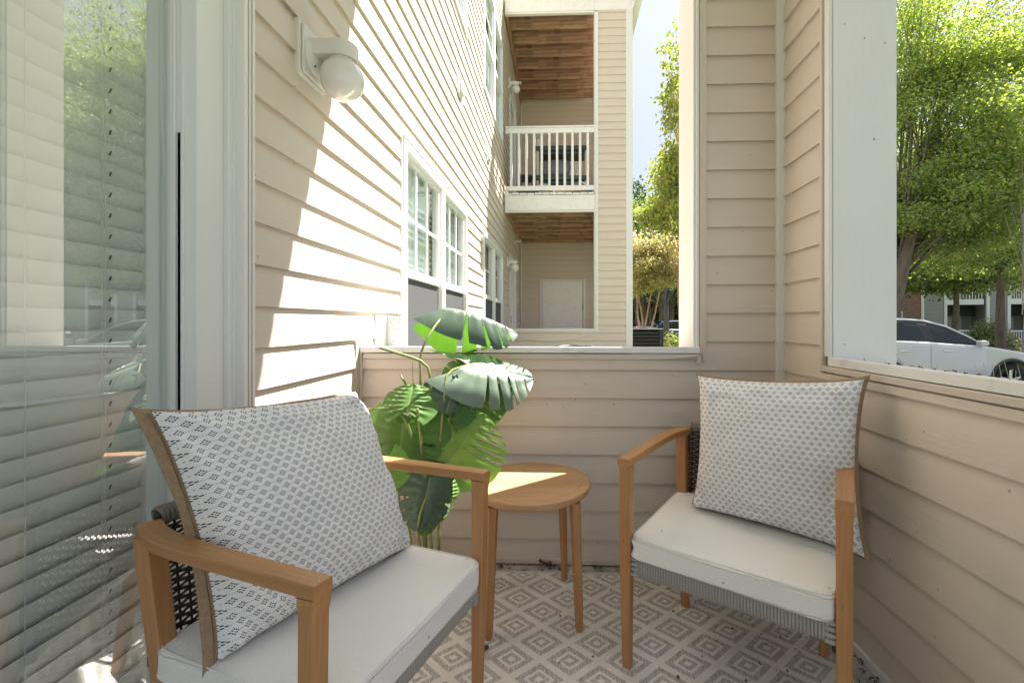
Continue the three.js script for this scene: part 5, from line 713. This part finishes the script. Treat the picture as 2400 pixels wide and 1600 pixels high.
{ // weeds standing behind the right sill
  const t = thing('grass_clump', 'thin pale weed stalks standing up behind the right sill', 'weeds', [0, 0, 0]), r = R(321), mS = M({ rgb: [0.55, 0.56, 0.38], roughness: 0.8, transmission: 0.3, thickness: 0 });
  for (const [px, py0, py1, dx] of [[2202, 868, 850, -6], [2300, 872, 854, -14], [2318, 874, 848, -14], [2332, 876, 850, -6], [2350, 876, 853, -8], [2366, 880, 845, -12], [2372, 880, 864, 3], [2396, 884, 855, -10], [2382, 884, 868, 0]]) { const a = at(px, py0 + 6, 1.46), b = at(px + dx, py1, 1.47), g = a.clone(); g.y = 0.4; part('stalk', tube([g, a, a.clone().lerp(b, 0.6).add(V(0, 0.001, 0.002)), b], 0.0014, 8, 5, 0.0007), mS, t); }
}
// litter on floor, rug and sill
function litter(name, label, spots, geo, mat, seed) { const t = thing(name, label, 'debris'), im = new THREE.InstancedMesh(geo, mat, spots.length), r = R(seed), c = new THREE.Color(); spots.forEach((p, i) => { tmpE.set((r() - 0.5) * 0.7, r() * 6.283, (r() - 0.5) * 0.7); tmpQ.setFromEuler(tmpE); const s = lerp(0.35, 1.25, Math.pow(r(), 2)); tmpM.compose(p, tmpQ, V(s, s, s)); im.setMatrixAt(i, tmpM); const k = 0.4 + 1.1 * r(); c.setRGB(k, k, k); im.setColorAt(i, c); }); im.name = 'flakes'; im.userData.kind = 'stuff'; t.userData.kind = 'stuff'; t.add(im); }
{
  const r = R(331), mLit = M({ rgb: [0.16, 0.11, 0.075], roughness: 0.95 }), f = leafGeo(0.011, 0.007, 0.4), S = [], Fl = [], Si = [];
  for (let i = 0; i < 330; i++) { const x = lerp(-0.3, 0.84, Math.pow(r(), 0.6)), z = lerp(-1.8, -0.85, r()); if (r() < 0.25 + 0.75 * sstep(0.1, 0.8, x)) S.push(V(x, 0.011, z)); }
  for (let i = 0; i < 260; i++) Fl.push(V(lerp(0.85, 0.93, r()), 0.004 + 0.004 * r(), lerp(-1.85, -0.4, r()))); for (let i = 0; i < 90; i++) Fl.push(V(lerp(-0.3, 0.9, r()), 0.005, lerp(-1.895, -1.83, r())));
  for (let i = 0; i < 45; i++) { const x = lerp(0.932, 1.15, Math.pow(r(), 1.2)); Si.push(V(x, lerp(0.9165, 0.8895, (x - 0.928) / 0.237), lerp(-1.36, -0.8, r()))); }
  litter('rug_crumbs', 'dark leaf crumbs scattered over the rug near the right chair', S, f, mLit, 3); litter('floor_litter', 'brown leaf litter along the foot of the patio walls', Fl, leafGeo(0.022, 0.013, 0.5), mLit, 5); litter('sill_litter', 'brown leaf bits lying on the right sill', Si, leafGeo(0.011, 0.008, 0.5), M({ rgb: [0.16, 0.085, 0.05], roughness: 0.95 }), 7);
  for (const [i, [x, z, l]] of [[-0.245, -1.36, 'curled brown dead leaf on the rug beside the left chair leg'], [0.895, -1.2, 'large pale dead leaf on the concrete by the right wall'], [-0.06, -1.872, 'small dark dead leaf against the end wall behind the table']].entries()) { const t = single('dead_leaf', grid(8, 4, (s, v) => { const a = (v - 0.5) * 2, w = 0.016 * Math.sin(Math.PI * Math.pow(s, 0.8)) + 0.001; return [V((s - 0.5) * 0.055, 0.012 * a * a + 0.008 * s * s, a * w)]; }), M({ rgb: i === 1 ? [0.36, 0.29, 0.2] : [0.16, 0.075, 0.04], roughness: 0.85 }), l, 'leaf'); t.position.set(x, 0.012, z); t.rotation.y = i * 1.3 + 0.4; }
}
renderer.render(scene, camera);
